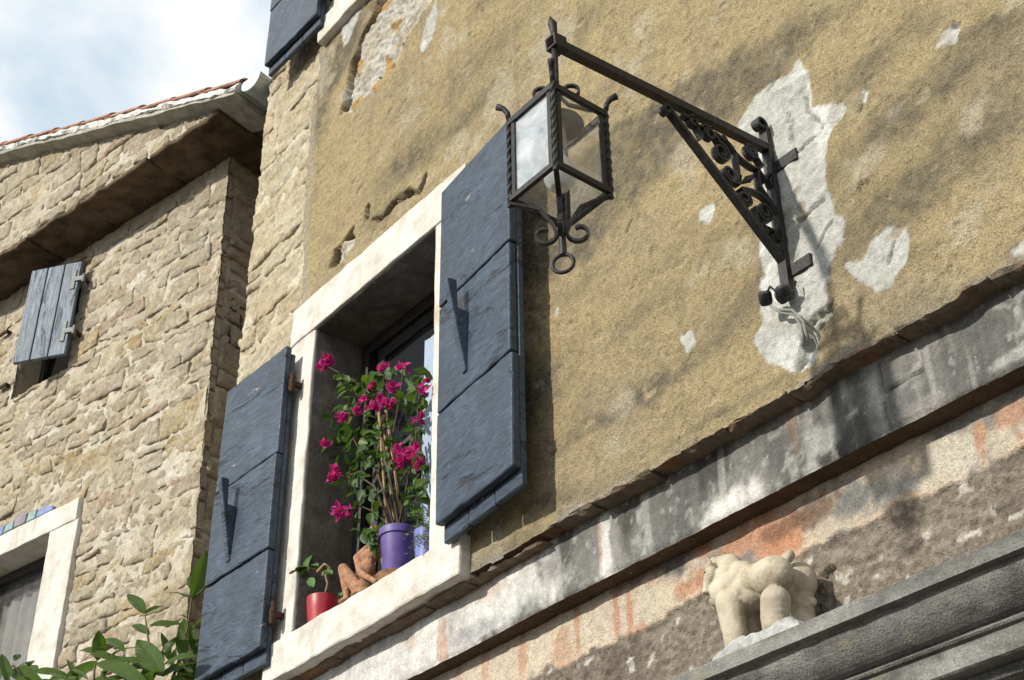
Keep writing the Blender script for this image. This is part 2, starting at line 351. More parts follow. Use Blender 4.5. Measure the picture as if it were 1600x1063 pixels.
# ------------------------------------------------------------------ rubble stones
def rubble(parent, s0, s1, z0, z1, mat, seed, frame=None, hrange=(.09, .2), lrange=(.14, .42), prot=(.008, .026), clampf=None, holes=(), step=.014, name='stone', big=None, gap=.006, limit=True):
    """coursed rubble: every stone an object with its own rough face. frame maps (s, depth, z) -> parent space matrix"""
    rng = random.Random(seed); made = []; z = z0; fm = frame or Matrix()
    cells = []
    while z < z1-.03:
        h = rng.uniform(*hrange); h = min(h, z1-z)
        if z1-(z+h) < .05: h = z1-z
        s = s1
        first = True
        while s > s0+.02:
            lmul = 1.25 if first and rng.random() < .6 else 1
            l = rng.uniform(*lrange)*lmul*(.7+h/hrange[1]*.5); l = min(l, s-s0)
            if s-l-s0 < .07: l = s-s0
            if h > .13 and rng.random() < .3 and not first:
                k = rng.uniform(.38, .62); cells += [(s-l, s, z, z+h*k), (s-l, s, z+h*k, z+h)]
            else: cells.append((s-l, s, z, z+h))
            s -= l; first = False
        z += h
    for a, b, c, d in cells:
        parts = [(a, b, c, d)]
        for (ha, hb, hc, hd) in holes:
            nxt = []
            for (a_, b_, c_, d_) in parts:
                if b_ <= ha or a_ >= hb or d_ <= hc or c_ >= hd: nxt.append((a_, b_, c_, d_)); continue
                if a_ < ha: nxt.append((a_, ha, c_, d_))
                if b_ > hb: nxt.append((hb, b_, c_, d_))
                if d_ > hd and b_ > ha and a_ < hb: nxt.append((max(a_, ha), min(b_, hb), hd, d_))
                if c_ < hc and b_ > ha and a_ < hb: nxt.append((max(a_, ha), min(b_, hb), c_, hc))
            parts = nxt
        for (a_, b_, c_, d_) in parts:
            if b_-a_ < .045 or d_-c_ < .03: continue
            nx = max(3, int((b_-a_)/step)); nzz = max(3, int((d_-c_)/step)); sd_ = rng.randint(0, 9999); pr_ = rng.uniform(*prot)
            g = gap*rng.uniform(.4, 1.6)
            U, T = np.meshgrid(np.linspace(0, 1, nx+1), np.linspace(0, 1, nzz+1), indexing='ij')
            J = np.array([[rng.uniform(-.022, .022) for _ in range(2)] for _ in range(4)])
            sx = a_+g+(b_-a_-2*g)*U; sz = c_+g+(d_-c_-2*g)*T
            wts = [(1-U)*(1-T), U*(1-T), U*T, (1-U)*T]
            sx = sx+sum(w_*J[i, 0] for i, w_ in enumerate(wts)); sz = sz+sum(w_*J[i, 1] for i, w_ in enumerate(wts))
            sx = sx+fbm(sx*9, sz*9, 2, sd_)*.012; sz = sz+fbm(sx*9+5, sz*9+3, 3, sd_+1)*.012
            e = np.minimum(np.minimum(U, 1-U)*(b_-a_), np.minimum(T, 1-T)*(d_-c_))
            hh = pr_*sst(-.006, .009, e)+fbm(sx*7, sz*7, 3, sd_+2)*.007+(U-.5)*rng.uniform(-.012, .012)+(T-.5)*rng.uniform(-.012, .012)
            rr = fbm(sx*30+sz*18, sz*34-sx*14, 3, sd_+3); hh = hh+rr*.008-np.abs(fbm(sx*20+sz*10, sz*26, 2, sd_+5))*.004
            if clampf: sx, sz = clampf(sx, sz)
            cx, cz = float(sx.mean()), float(sz.mean())
            V = np.stack([sx-cx, -hh, sz-cz], -1).reshape(-1, 3); idx = np.arange((nx+1)*(nzz+1)).reshape(nx+1, nzz+1)
            F = np.stack([idx[:-1, :-1], idx[1:, :-1], idx[1:, 1:], idx[:-1, 1:]], -1).reshape(-1, 4).tolist()
            bd = list(idx[:, 0])+list(idx[-1, 1:])+list(idx[:-1, -1][::-1])+list(idx[0, 1:-1][::-1]); n0 = len(V)
            V = np.concatenate([V, V[bd]*[1, 0, 1]+[0, .035, 0]]); k = len(bd)
            F += [[bd[(i+1) % k], bd[i], n0+i, n0+(i+1) % k] for i in range(k)]
            o = link(name, mesh(name, V, F, True), mat, parent); o.matrix_local = fm @ Matrix.Translation((cx, 0, cz)); made.append(o)
    return made

# ------------------------------------------------------------------ plastered house
house = empty('plastered_house', (-3, 0, 0))
tag(house, 'ochre plastered house with dark blue shutters, stone quoins and peeling lower wall', 'house')
HX = 3.0                                  # children are given in world coordinates, the root stands at x = -3
hroot = house
class _H: pass
def fix(o):                               # keep world coordinates under the moved root
    o.location.x += HX; return o
XC = -5.487                               # house corner
YS = -.055                                # face of the window surround
lt = [W(457.4, 491, YS), W(727, 249, YS)]; ob = [W(490, 517, YS), W(680, 350, YS)]
LX0, LX1, LZ1 = lt[0][0], lt[1][0], (lt[0][2]+lt[1][2])/2
OX0 = (W(490, 517, YS)[0]+W(455, 985, YS)[0])/2; OX1 = (W(679.4, 352, YS)[0]+W(669.3, 843, YS)[0])/2
OZ1 = (ob[0][2]+ob[1][2])/2
OZ0 = (W(423, 1009, YS-.02)[2]+W(681, 848, YS-.02)[2])/2; SZ0 = (W(426.6, 1063, YS-.02)[2]+W(717, 896, YS-.02)[2])/2
SX0, SX1 = W(413, 1063, YS-.02)[0]-.02, W(717, 896, YS-.02)[0]
PB = -.03                                 # plaster face
BANDY, LOWY = .03, .108
UP = W(500, 62, YS-.02)[2]-SZ0            # the upper window repeats the lower one
print('surround', LX0, LX1, LZ1, OX0, OX1, OZ0, OZ1, SZ0, SX0, SX1, 'UP', UP)

def wp(pts, Y=PB): return [tuple(W(u, v, Y)[[0, 2]]) for u, v in pts]
PATCH = [wp(q) for q in (
 [(1247, 97), (1264, 114), (1261, 139), (1269, 166), (1313, 163), (1318, 173), (1298, 197), (1293, 241), (1286, 285), (1298, 315), (1318, 349), (1318, 374), (1298, 413), (1293, 452), (1298, 471), (1283, 501), (1264, 511), (1274, 530), (1269, 560), (1254, 579), (1225, 572), (1200, 562), (1185, 535), (1176, 525), (1185, 506), (1190, 452), (1188, 400), (1195, 330), (1180, 250), (1165, 215), (1156, 188), (1171, 163), (1185, 144), (1210, 124), (1230, 117)],
 [(1345, 402), (1362, 375), (1385, 352), (1415, 350), (1422, 375), (1412, 410), (1390, 445), (1375, 460), (1345, 440), (1320, 425), (1316, 410), (1335, 403)],
 [(1063, 522), (1085, 515), (1090, 535), (1075, 553), (1064, 540)], [(1480, 40), (1497, 38), (1490, 60), (1465, 68)], [(1580, 392), (1605, 376), (1605, 394), (1585, 402)],
 [(1346, 140), (1362, 138), (1357, 165), (1345, 170)], [(1095, 330), (1115, 322), (1110, 345), (1096, 347)], [(655, 72), (662, 50), (676, 10), (684, -5), (683, 25), (676, 60), (664, 78)],
 [(535, 75), (533, 40), (560, 5), (600, -30), (575, -10), (556, 40), (548, 62)], [(868, 475), (878, 470), (874, 492), (866, 496)])]
BARE = [wp(q) for q in (
 [(533, 172), (545, 122), (558, 70), (580, 25), (600, -30), (700, -30), (660, 20), (648, 38), (634, 55), (622, 85), (612, 112), (590, 118), (585, 145), (565, 152), (545, 177)],
 [(513, 418), (526, 385), (548, 362), (552, 375), (540, 398), (530, 410)], [(600, 338), (612, 318), (632, 302), (636, 306), (618, 322), (606, 334)],
 [(652, 299), (656, 282), (664, 274), (664, 284), (657, 298)], [(568, 345), (572, 322), (578, 322), (574, 342)], [(1240, 575), (1260, 500), (1298, 470), (1292, 500), (1275, 515), (1262, 560)])]
CRACK = [wp(q) for q in (
 [(536, 172), (545, 122), (551, 95), (565, 55), (588, 10), (600, -20)], [(662, 276), (655, 297), (628, 302), (612, 316), (598, 338), (580, 345)], [(574, 320), (568, 346)], [(516, 416), (524, 386), (548, 362)],
 [(585, 148), (590, 120), (612, 112), (625, 80), (634, 55)], [(1340, 305), (1342, 292), (1352, 290), (1354, 296)], [(1298, 468), (1296, 490), (1282, 505), (1270, 512), (1272, 535), (1262, 552), (1246, 575)],
 [(979, 362), (985, 345), (987, 340)], [(1340, 180), (1347, 165)], [(1486, 40), (1498, 38)], [(1270, 215), (1240, 245)], [(1290, 300), (1262, 330), (1240, 345)], [(1300, 345), (1275, 385)], [(1255, 150), (1262, 180), (1285, 195)], [(1225, 180), (1240, 215)], [(1380, 420), (1395, 380)], [(1200, 140), (1215, 122)], [(860, 715), (866, 708), (868, 700)])]
STAIN = [(W(u, v, PB)[0], W(u, v, PB)[2], rx, rz, a) for u, v, rx, rz, a in (
 (640, 250, .30, .12, .8), (730, 190, .28, .10, .7), (600, 335, .22, .08, .6), (760, 90, .35, .12, .45), (880, 60, .3, .1, .4), (1000, 600, .30, .05, .75), (1110, 520, .26, .05, .7), (930, 650, .2, .05, .6),
 (1010, 480, .25, .05, .5), (1340, 115, .16, .08, .7), (1400, 70, .16, .05, .5), (1510, 230, .2, .05, .75), (1460, 290, .14, .04, .6), (1430, 390, .12, .05, .5), (1120, 120, .3, .05, .4), (900, 430, .2, .06, .4),
 (1180, 420, .1, .2, .4), (860, 800, .3, .04, .6), (1130, 640, .4, .03, .6), (1340, 520, .3, .03, .3), (1560, 100, .15, .05, .4), (560, 420, .15, .06, .5), (1060, 380, .2, .05, .35))]
PE = [(-9, 0)]+[tuple(W(u, v, PB)[[2, 0]]) for u, v in ((469, 470), (470, 450), (472, 350), (478, 280), (483, 230), (490, 150), (500, 100), (497, 62))]+[(12, W(497, 62, PB)[0])]
PEZ = np.array([q[0] for q in PE[1:]]); PEX = np.array([q[1] for q in PE[1:]])
def pedge(z): return np.interp(z, PEZ, PEX)+fbm(z*9, z*0+3, 3, 5)*.012
PBOT = [tuple(W(u, v, PB)[[0, 2]]) for u, v in ((700, 915), (860, 823), (905, 798), (1000, 747), (1100, 690), (1245, 606), (1300, 570), (1420, 506), (1498, 464), (1506, 452), (1600, 404))]
PBX = np.array([q[0] for q in PBOT]); PBZ = np.array([q[1] for q in PBOT]); print('plaster bottom', PBZ.round(3))
def pbot(x): return np.interp(x, PBX, PBZ)+fbm(x*5, x*0+1, 3, 8)*.008
def plaster(X, Z):
    h = .012+.006*fbm(X*2.1, Z*2.1, 3, 1)+.003*fbm(X*14, Z*14, 3, 2)+.0018*fbm(X*60, Z*60, 2, 3)
    c = np.zeros(X.shape+(3,))+np.array((.372, .297, .168))
    f = fbm(X*1.7, Z*2.4, 4, 11); blend(c, sst(-.1, .8, f)*.7, (.41, .325, .178)); blend(c, sst(.1, .9, fbm(X*3, Z*4, 4, 12))*.7, (.31, .25, .168))
    s = np.zeros(X.shape)
    s2 = sst(.1, .9, fbm(X*7, Z*9, 4, 36)); wx = X+.12*fbm(X*2, Z*3, 3, 21); wz = Z+.06*fbm(X*3, Z*3, 3, 22)+.03*fbm(X*12, Z*12, 3, 24)
    for x0, z0, rx, rz, a in STAIN: s = np.maximum(s, a*np.exp(-(((wx-x0)/rx)**2+((wz-z0)/rz)**2)*1.1))
    st = fbm(wx*.75+7, wz*2.9, 2, 31)+.12*fbm(X*6, Z*9, 3, 37); s = np.maximum(s, sst(.0, .75, st)*.78)
    s = np.maximum(s, s2*.22)*(.85+.3*fbm(X*24, Z*24, 3, 33)); blend(c, np.clip(s*1.08, 0, .88), (.112, .102, .078))
    blend(c, sst(.45, .9, fbm(X*5, Z*5, 3, 35))*.6, (.44, .39, .29)); dr = fbm(X*26, Z*1.6, 3, 38); blend(c, sst(.45, .9, dr)*.22, (.15, .135, .10))
    e = X-pedge(Z); ms = sst(.075, .035, e+.02*fbm(X*9, Z*7, 3, 41))*sst(4.9, 5.3, Z); blend(c, ms*.75, (.36, .32, .25)); h = h-ms*.003
    bt = Z-pbot(X); ms = sst(.05, .0, bt+.05*fbm(X*6, Z*9, 4, 42)); blend(c, ms*.5, (.2, .18, .14)); ms = sst(.03, .0, bt+.03*fbm(X*4+9, Z*9, 4, 43)); blend(c, ms*.7, (.33, .31, .27))
    gr = np.ones(X.shape)
    rough = .012*fbm(X*16+Z*8, Z*20, 3, 51)+.018*fbm(X*5+Z*4, Z*9-X*4, 3, 56)-.012*np.abs(fbm(X*9+Z*5, Z*11, 3, 57))
    for bi, P in enumerate(BARE):
        d = sdpoly(X, Z, P)+.012*fbm(X*22, Z*22, 3, 52); mk = sst(.006, -.006, d); h = h*(1-mk)+((-.012 if bi in (0, 1, 5) else -.05)+rough)*mk
        blend(c, mk, (.50, .46, .37)); blend(c, mk*sst(-.25, .15, fbm(X*7, Z*9, 3, 53)), (.54, .52, .46)); blend(c, mk*sst(.4, .5, fbm(X*6+3, Z*8, 3, 54)), (.46, .31, .14)); blend(c, mk*sst(.5, .9, fbm(X*25, Z*25, 3, 55))*.5, (.14, .11, .08))
    for i, P in enumerate(PATCH):
        d = sdpoly(X, Z, P)+.016*fbm(X*14, Z*14, 4, 61+i); mk = sst(.004, -.006, d); gr = np.minimum(gr, 1-.5*mk)
        h = h+mk*(.001+.004*fbm(X*12, Z*12, 3, 70))+mk*.003*fbm(X*40, Z*16, 2, 71)-sst(.008, .0, np.abs(d+.002))*.002*sst(-.2, .4, fbm(X*10, Z*10, 2, 74))
        blend(c, mk, (.42, .425, .39)); blend(c, mk*sst(-.1, .6, fbm(X*7, Z*7, 4, 72)), (.56, .57, .54)); blend(c, mk*sst(.2, .8, fbm(X*11, Z*9, 4, 73))*.6, (.34, .32, .27))
    ck = np.zeros(X.shape); wv = .016*fbm(X*13, Z*13, 4, 81)
    for ci_, P in enumerate(CRACK):
        d = sdline(X+wv, Z+wv, P)-(.005+.006*fbm(X*9, Z*9, 2, 83) if ci_ in (0, 1, 3) else .0); ck = np.maximum(ck, sst(.009, .002, d+.004*fbm(X*25, Z*25, 2, 82))*(1 if ci_ in (0, 1, 2, 3, 4, 6) else .45)*(1 if ci_ < 8 else sst(.007, .001, d)))
    h = h-ck*.036; blend(c, ck*.7, (.10, .075, .05))
    vc = np.abs(fbm(X*3+4, Z*3, 4, 91)); hair = sst(.012, .0, vc)*sst(.15, .5, fbm(X*1.5, Z*1.5, 2, 92)); h = h-hair*.003
    chip = sst(.93, 1.05, fbm(X*17, Z*17, 2, 95)); h = h-chip*.006; blend(c, chip*.6, (.40, .33, .22))
    return h, c, gr
def plaster_far(X, Z):
    h = .012+.006*fbm(X*2.1, Z*2.1, 3, 1); c = np.zeros(X.shape+(3,))+np.array((.30, .23, .125)); blend(c, sst(.0, .7, fbm(X*1.0, Z*3.4, 4, 31))*.6, (.105, .092, .07)); return h, c
OPEN_L = (LX0+.03, LX1-.03, SZ0+.03, LZ1-.03)
def in_window(x, z, dz): return (x > OPEN_L[0]) & (x < OPEN_L[1]) & (z > OPEN_L[2]+dz) & (z < OPEN_L[3]+dz)
def inframe(x, z, mg):
    q = np.stack([x, x*0+PB, z], -1)-CAM; dp = q@fwd; u = 800+FPX*(q@rgt)/dp; v = 531.5-FPX*(q@upv)/dp
    return (u > -mg) & (u < 1600+mg) & (v > -mg) & (v < 1063+mg)
def pkeep(x, z): return (x > pedge(z)) & (z > pbot(x)) & ~in_window(x, z, 0) & ~in_window(x, z, UP)
o = fix(heightfield('plaster', house, -5.0, -1.1, 3.58, 8.3, .0062, plaster, MPLASTER, pkeep, PB+.012, .06, near=230))
fix(heightfield('plaster', house, -4.8, -1.1, 3.8, 8.3, .05, plaster_far, MPLASTER, lambda x, z: pkeep(x, z) & ~inframe(x, z, 190), PB+.014, .06))
fix(heightfield('plaster', house, -1.1, 3.2, 3.63, 9.2, .04, plaster_far, MPLASTER, None, PB+.012, .06))
fix(heightfield('plaster', house, -5.487, -1.1, 8.3, 9.2, .04, plaster_far, MPLASTER, None, PB+.012, .06))

# masonry core round the openings, side and rear walls, roof
def core(x0, x1, y0, y1, z0, z1, mat=MROOM, nm='wall_core'): return fix(box(nm, x0, x1, y0, y1, z0, z1, mat, house))
core(XC+.02, OX0-.01, .055, .45, 3.44, 9.2); core(OX1+.01, 3.2, .055, .45, 3.44, 9.2)
core(OX0-.012, OX1+.012, .056, .45, 3.442, OZ0-.03); core(OX0-.012, OX1+.012, .056, .45, OZ1+.03, OZ0+UP-.03); core(OX0-.012, OX1+.012, .056, .45, OZ1+UP+.03, 9.2)
core(XC+.02, 3.2, .15, .46, 0, 3.439); core(3.0, 3.2, .46, 6, 0, 9.2); core(XC+.02, 3.2, 6, 6.2, 0, 9.2)
core(XC+.02, XC+.3, .461, 5.99, 0, 9.2, MQUOIN); core(XC-.15, 3.4, -.2, 6.3, 9.2, 9.35, MTILE, 'roof')
core(XC+.3, 2.99, .47, 5.98, 3.3, 3.4); core(XC+.3, 2.99, .47, 5.98, 6.6, 6.7)
core(OX0-.6, OX1+.6, 2.0, 2.1, 3.41, 6.59, MBLACK, 'room_partition')

# quoin stones on the exposed corner strip
def qc(s, z): return np.minimum(s, pedge(z)+.012), z
def mort(X, Z):
    h = .012+.008*fbm(X*6, Z*6, 3, 101)+.007*fbm(X*25+Z*9, Z*25, 3, 102); c = np.zeros(X.shape+(3,))+np.array((.50, .43, .32)); blend(c, sst(-.2, .6, fbm(X*4, Z*4, 4, 103)), (.56, .51, .41)); blend(c, sst(.2, .7, fbm(X*7, Z*5, 4, 104))*.7, (.30, .22, .13)); return h, c
fix(heightfield('mortar', house, XC+.005, -4.86, 3.58, 8.3, .014, mort, MRUBM, lambda x, z: (x < pedge(z)+.03) & ~in_window(x, z, 0) & ~in_window(x, z, UP), .012, .07, (.3, .25, .18)))
rubble(house, XC-.005, -4.90, 3.6, 8.3, MQUOIN, 21, frame=Matrix.Translation((HX, 0, 0)), hrange=(.09, .30), lrange=(.2, .6), prot=(.005, .014), clampf=qc, holes=[(OPEN_L[0]-.02, OPEN_L[1], OPEN_L[2]-.03+d, OPEN_L[3]+.02+d) for d in (0, UP)], gap=.007)
FS = Matrix.Translation((XC+.02+HX, .03, 0)) @ Matrix.Rotation(-math.pi/2, 4, 'Z')
fix(heightfield('mortar', house, -1.4, -.0, 3.4, 8.3, .03, mort, MRUBM, None, 0, .05, (.3, .25, .18))).matrix_local = FS

# string course of thin bricks that carries the plaster edge
rng = random.Random(5); x = -5.46
while x < .6:
    l = rng.uniform(.22, .42); t = rng.uniform(.014, .022) if x > -2.2 else rng.uniform(.007, .013); n = int(l/.014); V = []; F = []
    zt = float(np.interp(x+l/2, PBX, PBZ))+.004
    if x < SX1+.03: zt = SZ0-.0
    sd_ = rng.randint(0, 999); yf = -.034+rng.uniform(-.006, .006)+(.012 if x < SX1 else 0)
    prof = [(.0, 1), (.25, 1.0), (.8, .95), (1.0, .7), (1.0, .2), (.85, 0), (0, 0)]
    for i in range(n+1):
        xx = x+.003+(l-.006)*i/n; q = np.array([xx])
        for j, (a, b) in enumerate(prof):
            d = float(fbm(q*16, q*0+j*2.3, 3, sd_)[0]); d2 = float(fbm(q*22+9, q*0+j*3.1, 3, sd_)[0])
            base = float(np.interp(xx, PBX, PBZ))+.004 if x >= SX1+.03 else zt
            V.append((xx, .06+(yf-.06)*a+d*.009*(a > .2), base-t+t*b*1.0+d2*.006))
    k = len(prof)
    for i in range(n):
        for j in range(k): F.append((i*k+j, i*k+(j+1) % k, (i+1)*k+(j+1) % k, (i+1)*k+j))
    F += [tuple(range(k-1, -1, -1)), tuple(range(n*k, n*k+k))]
    fix(link('brick', mesh('brick', V, F), MBRICK, house)); x += l+rng.uniform(.0, .006)

# weathered string band
BZ0 = 3.437
def blobs(c, X, Z, Y, lst, seed):
    for k, (u, v, rx, rz, col_, a) in enumerate(lst):
        x0, _, z0 = W(u, v, Y); d = np.sqrt(((X-x0)/rx)**2+((Z-z0)/rz)**2)+.45*fbm(X*9, Z*9, 4, seed+k)+.2*fbm(X*40, Z*30, 3, seed+k+50)
        blend(c, sst(1.25, .55, d)*a, col_)
WHT, GRY, DRK, PNK, CRM, ORG = (.58, .57, .54), (.13, .127, .12), (.05, .047, .043), (.48, .34, .27), (.48, .42, .33), (.44, .25, .16)
def band(X, Z):
    h = .003*fbm(X*5, Z*5, 3, 201)+.002*fbm(X*25, Z*25, 3, 202); c = np.zeros(X.shape+(3,))+np.array(GRY)
    blend(c, sst(-.1, .8, fbm(X*3, Z*1.6, 4, 203)), (.24, .235, .22)); blend(c, sst(.0, .6, fbm(X*6+3, Z*2.5, 4, 204))*.85, (.065, .063, .058)); blend(c, sst(.35, .75, fbm(X*22, Z*2.2, 3, 206))*.45, (.42, .41, .38)); blend(c, sst(.35, .8, fbm(X*30, Z*26, 4, 205))*.6, (.38, .375, .36))
    blobs(c, X, Z, BANDY, ((700, 985, .55, .16, WHT, .95), (560, 1040, .5, .2, WHT, .95), (800, 935, .14, .08, (.5, .5, .48), .8), (760, 920, .16, .05, (.45, .36, .30), .7), (690, 1010, .03, .09, PNK, .9), (640, 1000, .05, .05, (.5, .4, .33), .7),
     (740, 985, .12, .03, (.3, .3, .32), .6), (1140, 800, .12, .07, WHT, 1), (1120, 820, .10, .05, WHT, 1), (1165, 785, .09, .03, WHT, 1), (946, 850, .022, .12, WHT, 1), (950, 880, .03, .05, WHT, .9), (938, 850, .008, .1, PNK, .8), (1285, 690, .06, .05, (.36, .36, .34), .8), (1270, 735, .05, .04, (.5, .5, .48), .7), (1240, 680, .02, .1, (.22, .15, .09), .7), (1580, 560, .1, .02, (.4, .4, .38), .7), (1440, 640, .12, .04, (.3, .29, .27), .6), (1400, 560, .12, .05, (.24, .23, .21), .6)), 210)
    d = sdline(X+.012*fbm(X*20, Z*20, 3, 208), Z, wp([(1385, 612), (1405, 600), (1435, 583)], BANDY)); ck = sst(.006, .002, d); h = h-ck*.012; blend(c, ck*.6, DRK)
    j = sst(.004, .001, np.abs(X-W(1388, 640, BANDY)[0]+.01*fbm(X*0+1, Z*12, 3, 209))); h = h-j*.006; blend(c, j*.5, DRK)
    z0 = sst(.012, .0, Z-BZ0+.008*fbm(X*12, Z*3, 3, 2)); h = h-z0*.006
    return h, c
fix(heightfield('string_band', house, -5.48, -1.0, BZ0, 3.70, .0065, band, MBAND, None, BANDY, .2, (.10, .07, .045)))
fix(heightfield('string_band', house, -1.0, 3.2, BZ0, 3.70, .04, band, MBAND, None, BANDY, .2, (.10, .07, .045)))

# lower wall: layers of peeling paint above bare render
TZ = 3.272
def lower(X, Z):
    e = Z-TZ+.022*fbm(X*5, Z*5, 4, 301)+.01*fbm(X*25, Z*25, 3, 302)
    pk = sst(-.002, .004, e)
    h = pk*.006+.004*fbm(X*4, Z*4, 3, 303)+(1-pk)*(.005*fbm(X*20, Z*20, 4, 304)+.006*fbm(X*75, Z*75, 2, 305))+pk*.003*fbm(X*16, Z*16, 3, 306)
    c = np.zeros(X.shape+(3,))+np.array((.48, .40, .31))
    xs = X+.03*fbm(X*8, Z*5, 3, 311)
    blend(c, sst(.0, .35, fbm(xs*4.2, Z*2.6, 4, 312)), ORG); blend(c, sst(.0, .4, fbm(xs*3.5+8, Z*3.2, 4, 313)), (.24, .225, .20)); blend(c, sst(.1, .4, fbm(xs*6+2, Z*6, 4, 314)), CRM)
    blobs(c, X, Z, LOWY, ((700, 1050, 1.1, .2, (.54, .47, .38), .95), (850, 1000, .35, .2, (.54, .46, .36), .95), (960, 980, .1, .12, (.5, .42, .33), .7), (760, 1050, .02, .12, (.48, .28, .19), .6), (720, 1060, .03, .1, (.48, .30, .21), .6), (820, 1010, .02, .12, ORG, .7), (905, 1000, .018, .12, ORG, .85), (880, 1020, .05, .08, ORG, .6), (965, 945, .012, .12, ORG, .9), (985, 950, .016, .12, ORG, .9), (1000, 990, .06, .03, ORG, .8), (1090, 920, .09, .06, ORG, .95), (1040, 935, .05, .04, (.55, .47, .36), .9), (1060, 880, .09, .05, (.10, .105, .10), .9), (1000, 900, .12, .04, (.13, .09, .06), .8), (1160, 850, .08, .05, ORG, .9), (1110, 850, .04, .04, (.36, .15, .08), .7), (1220, 845, .07, .04, (.47, .24, .14), .9),
      (1280, 800, .1, .05, (.14, .09, .065), .85), (1230, 820, .1, .03, (.16, .09, .06), .7), (1340, 780, .09, .06, (.16, .165, .165), .9), (1400, 760, .07, .05, (.35, .34, .31), .8), (1500, 710, .1, .06, (.5, .46, .38), .9), (1590, 650, .05, .04, ORG, .8), (1535, 690, .02, .05, ORG, .9), (1597, 690, .03, .03, ORG, .8), (1570, 690, .05, .05, CRM, .9), (1420, 790, .06, .02, (.5, .28, .18), .8), (1310, 840, .05, .02, (.28, .29, .29), .7)), 330)
    edge = sst(.02, .0, np.abs(e-.008)); blend(c, edge*pk*.8*sst(-.2, .4, fbm(X*7, Z*7, 3, 322)), (.56, .44, .33))
    r_ = np.zeros(c.shape)+np.array((.20, .17, .135)); blend(r_, sst(-.1, .6, fbm(X*60+Z*12, Z*60, 3, 323))*.7, (.29, .255, .205)); blend(r_, sst(.1, .7, fbm(X*5, Z*5, 4, 324))*.7, (.12, .10, .08)); blend(r_, sst(.75, .95, fbm(X*24, Z*24, 2, 325)), (.46, .43, .38))
    c = c*pk[..., None]+r_*(1-pk[..., None])
    d = sdline(X+.008*fbm(X*20, Z*20, 3, 326), Z, wp([(1290, 900), (1296, 890), (1303, 888)], LOWY)); ck = sst(.011, .004, d); h = h-ck*.03
    return h, c
fix(heightfield('lower_wall', house, -5.48, -1.0, 2.7, 3.45, .0065, lower, MPEEL, None, LOWY, .2))
fix(heightfield('lower_wall', house, -1.0, 3.2, 2.7, 3.45, .04, lower, MPEEL, None, LOWY, .2))
fix(heightfield('lower_wall', house, -5.48, 3.2, 0.0, 2.7, .06, lower, MPEEL, None, LOWY, .2))

# moulded cornice over the doorway
LEDGE = W(1600, 827, -.11)[2]; print('ledge', LEDGE)
prof = [(.2, 0.0), (-.112, 0.0), (-.115, -.003), (-.115, -.040), (-.092, -.043), (-.090, -.047)]
for i in range(9): a = i/8*math.pi/2; prof.append((-.090+.066*(.35*i/8+.65*(1-math.cos(a))), -.048-.078*(.45*i/8+.55*math.sin(a))))
prof += [(-.018, -.126), (-.018, -.132), (-.026, -.134), (-.030, -.139), (-.026, -.144), (-.016, -.147), (-.016, -.200), (-.010, -.204), (.035, -.206), (.035, -.216), (.028, -.222), (.035, -.230), (.075, -.236), (.078, -.30), (.09, -.55), (.2, -.55)]
def loft_profile(name, prof, x0, x1, step, mat, parent, z):
    n = int((x1-x0)/step); P = []
    for (a, b) in zip(prof[:-1], prof[1:]):
        m_ = max(1, int(math.dist(a, b)/.012)); P += [(a[0]+(b[0]-a[0])*i/m_, a[1]+(b[1]-a[1])*i/m_) for i in range(m_)]
    P.append(prof[-1]); P = np.array(P); k = len(P); xs = np.linspace(x0, x1, n+1)
    A = np.arange(k)*.012
    d = fbm(xs[:, None]*14, A[None, :]*14, 3, 401)*.0016+fbm(xs[:, None]*3, A[None, :]*9, 3, 402)*.0015
    V = np.stack([np.repeat(xs[:, None], k, 1), P[None, :, 0]+d, P[None, :, 1]+z+d*.6], -1)
    c = np.zeros((n+1, k, 3))+np.array((.185, .182, .172)); Xg = np.repeat(xs[:, None], k, 1); Ag = np.repeat(A[None, :], n+1, 0)
    blend(c, sst(-.1, .7, fbm(Xg*5, Ag*14, 4, 411)), (.26, .257, .245)); blend(c, sst(.0, .7, fbm(Xg*9, Ag*20, 4, 412))*.8, (.105, .102, .095)); blend(c, sst(.5, .9, fbm(Xg*14, Ag*14, 4, 413))*.5, (.30, .27, .18))
    idx = np.arange((n+1)*k).reshape(n+1, k); F = np.stack([idx[:-1, :-1], idx[:-1, 1:], idx[1:, 1:], idx[1:, :-1]], -1).reshape(-1, 4).tolist()
    F += [idx[0].tolist(), idx[-1][::-1].tolist()]
    me = mesh(name, V.reshape(-1, 3), F)
    ca = me.color_attributes.new('Col', 'FLOAT_COLOR', 'POINT'); ca.data.foreach_set('color', np.concatenate([c.reshape(-1, 3), np.ones(((n+1)*k, 1))], 1).astype(np.float32).ravel())
    return link(name, me, mat, parent)
fix(loft_profile('door_cornice', prof, -2.75, .4, .02, MGREY, house, LEDGE))

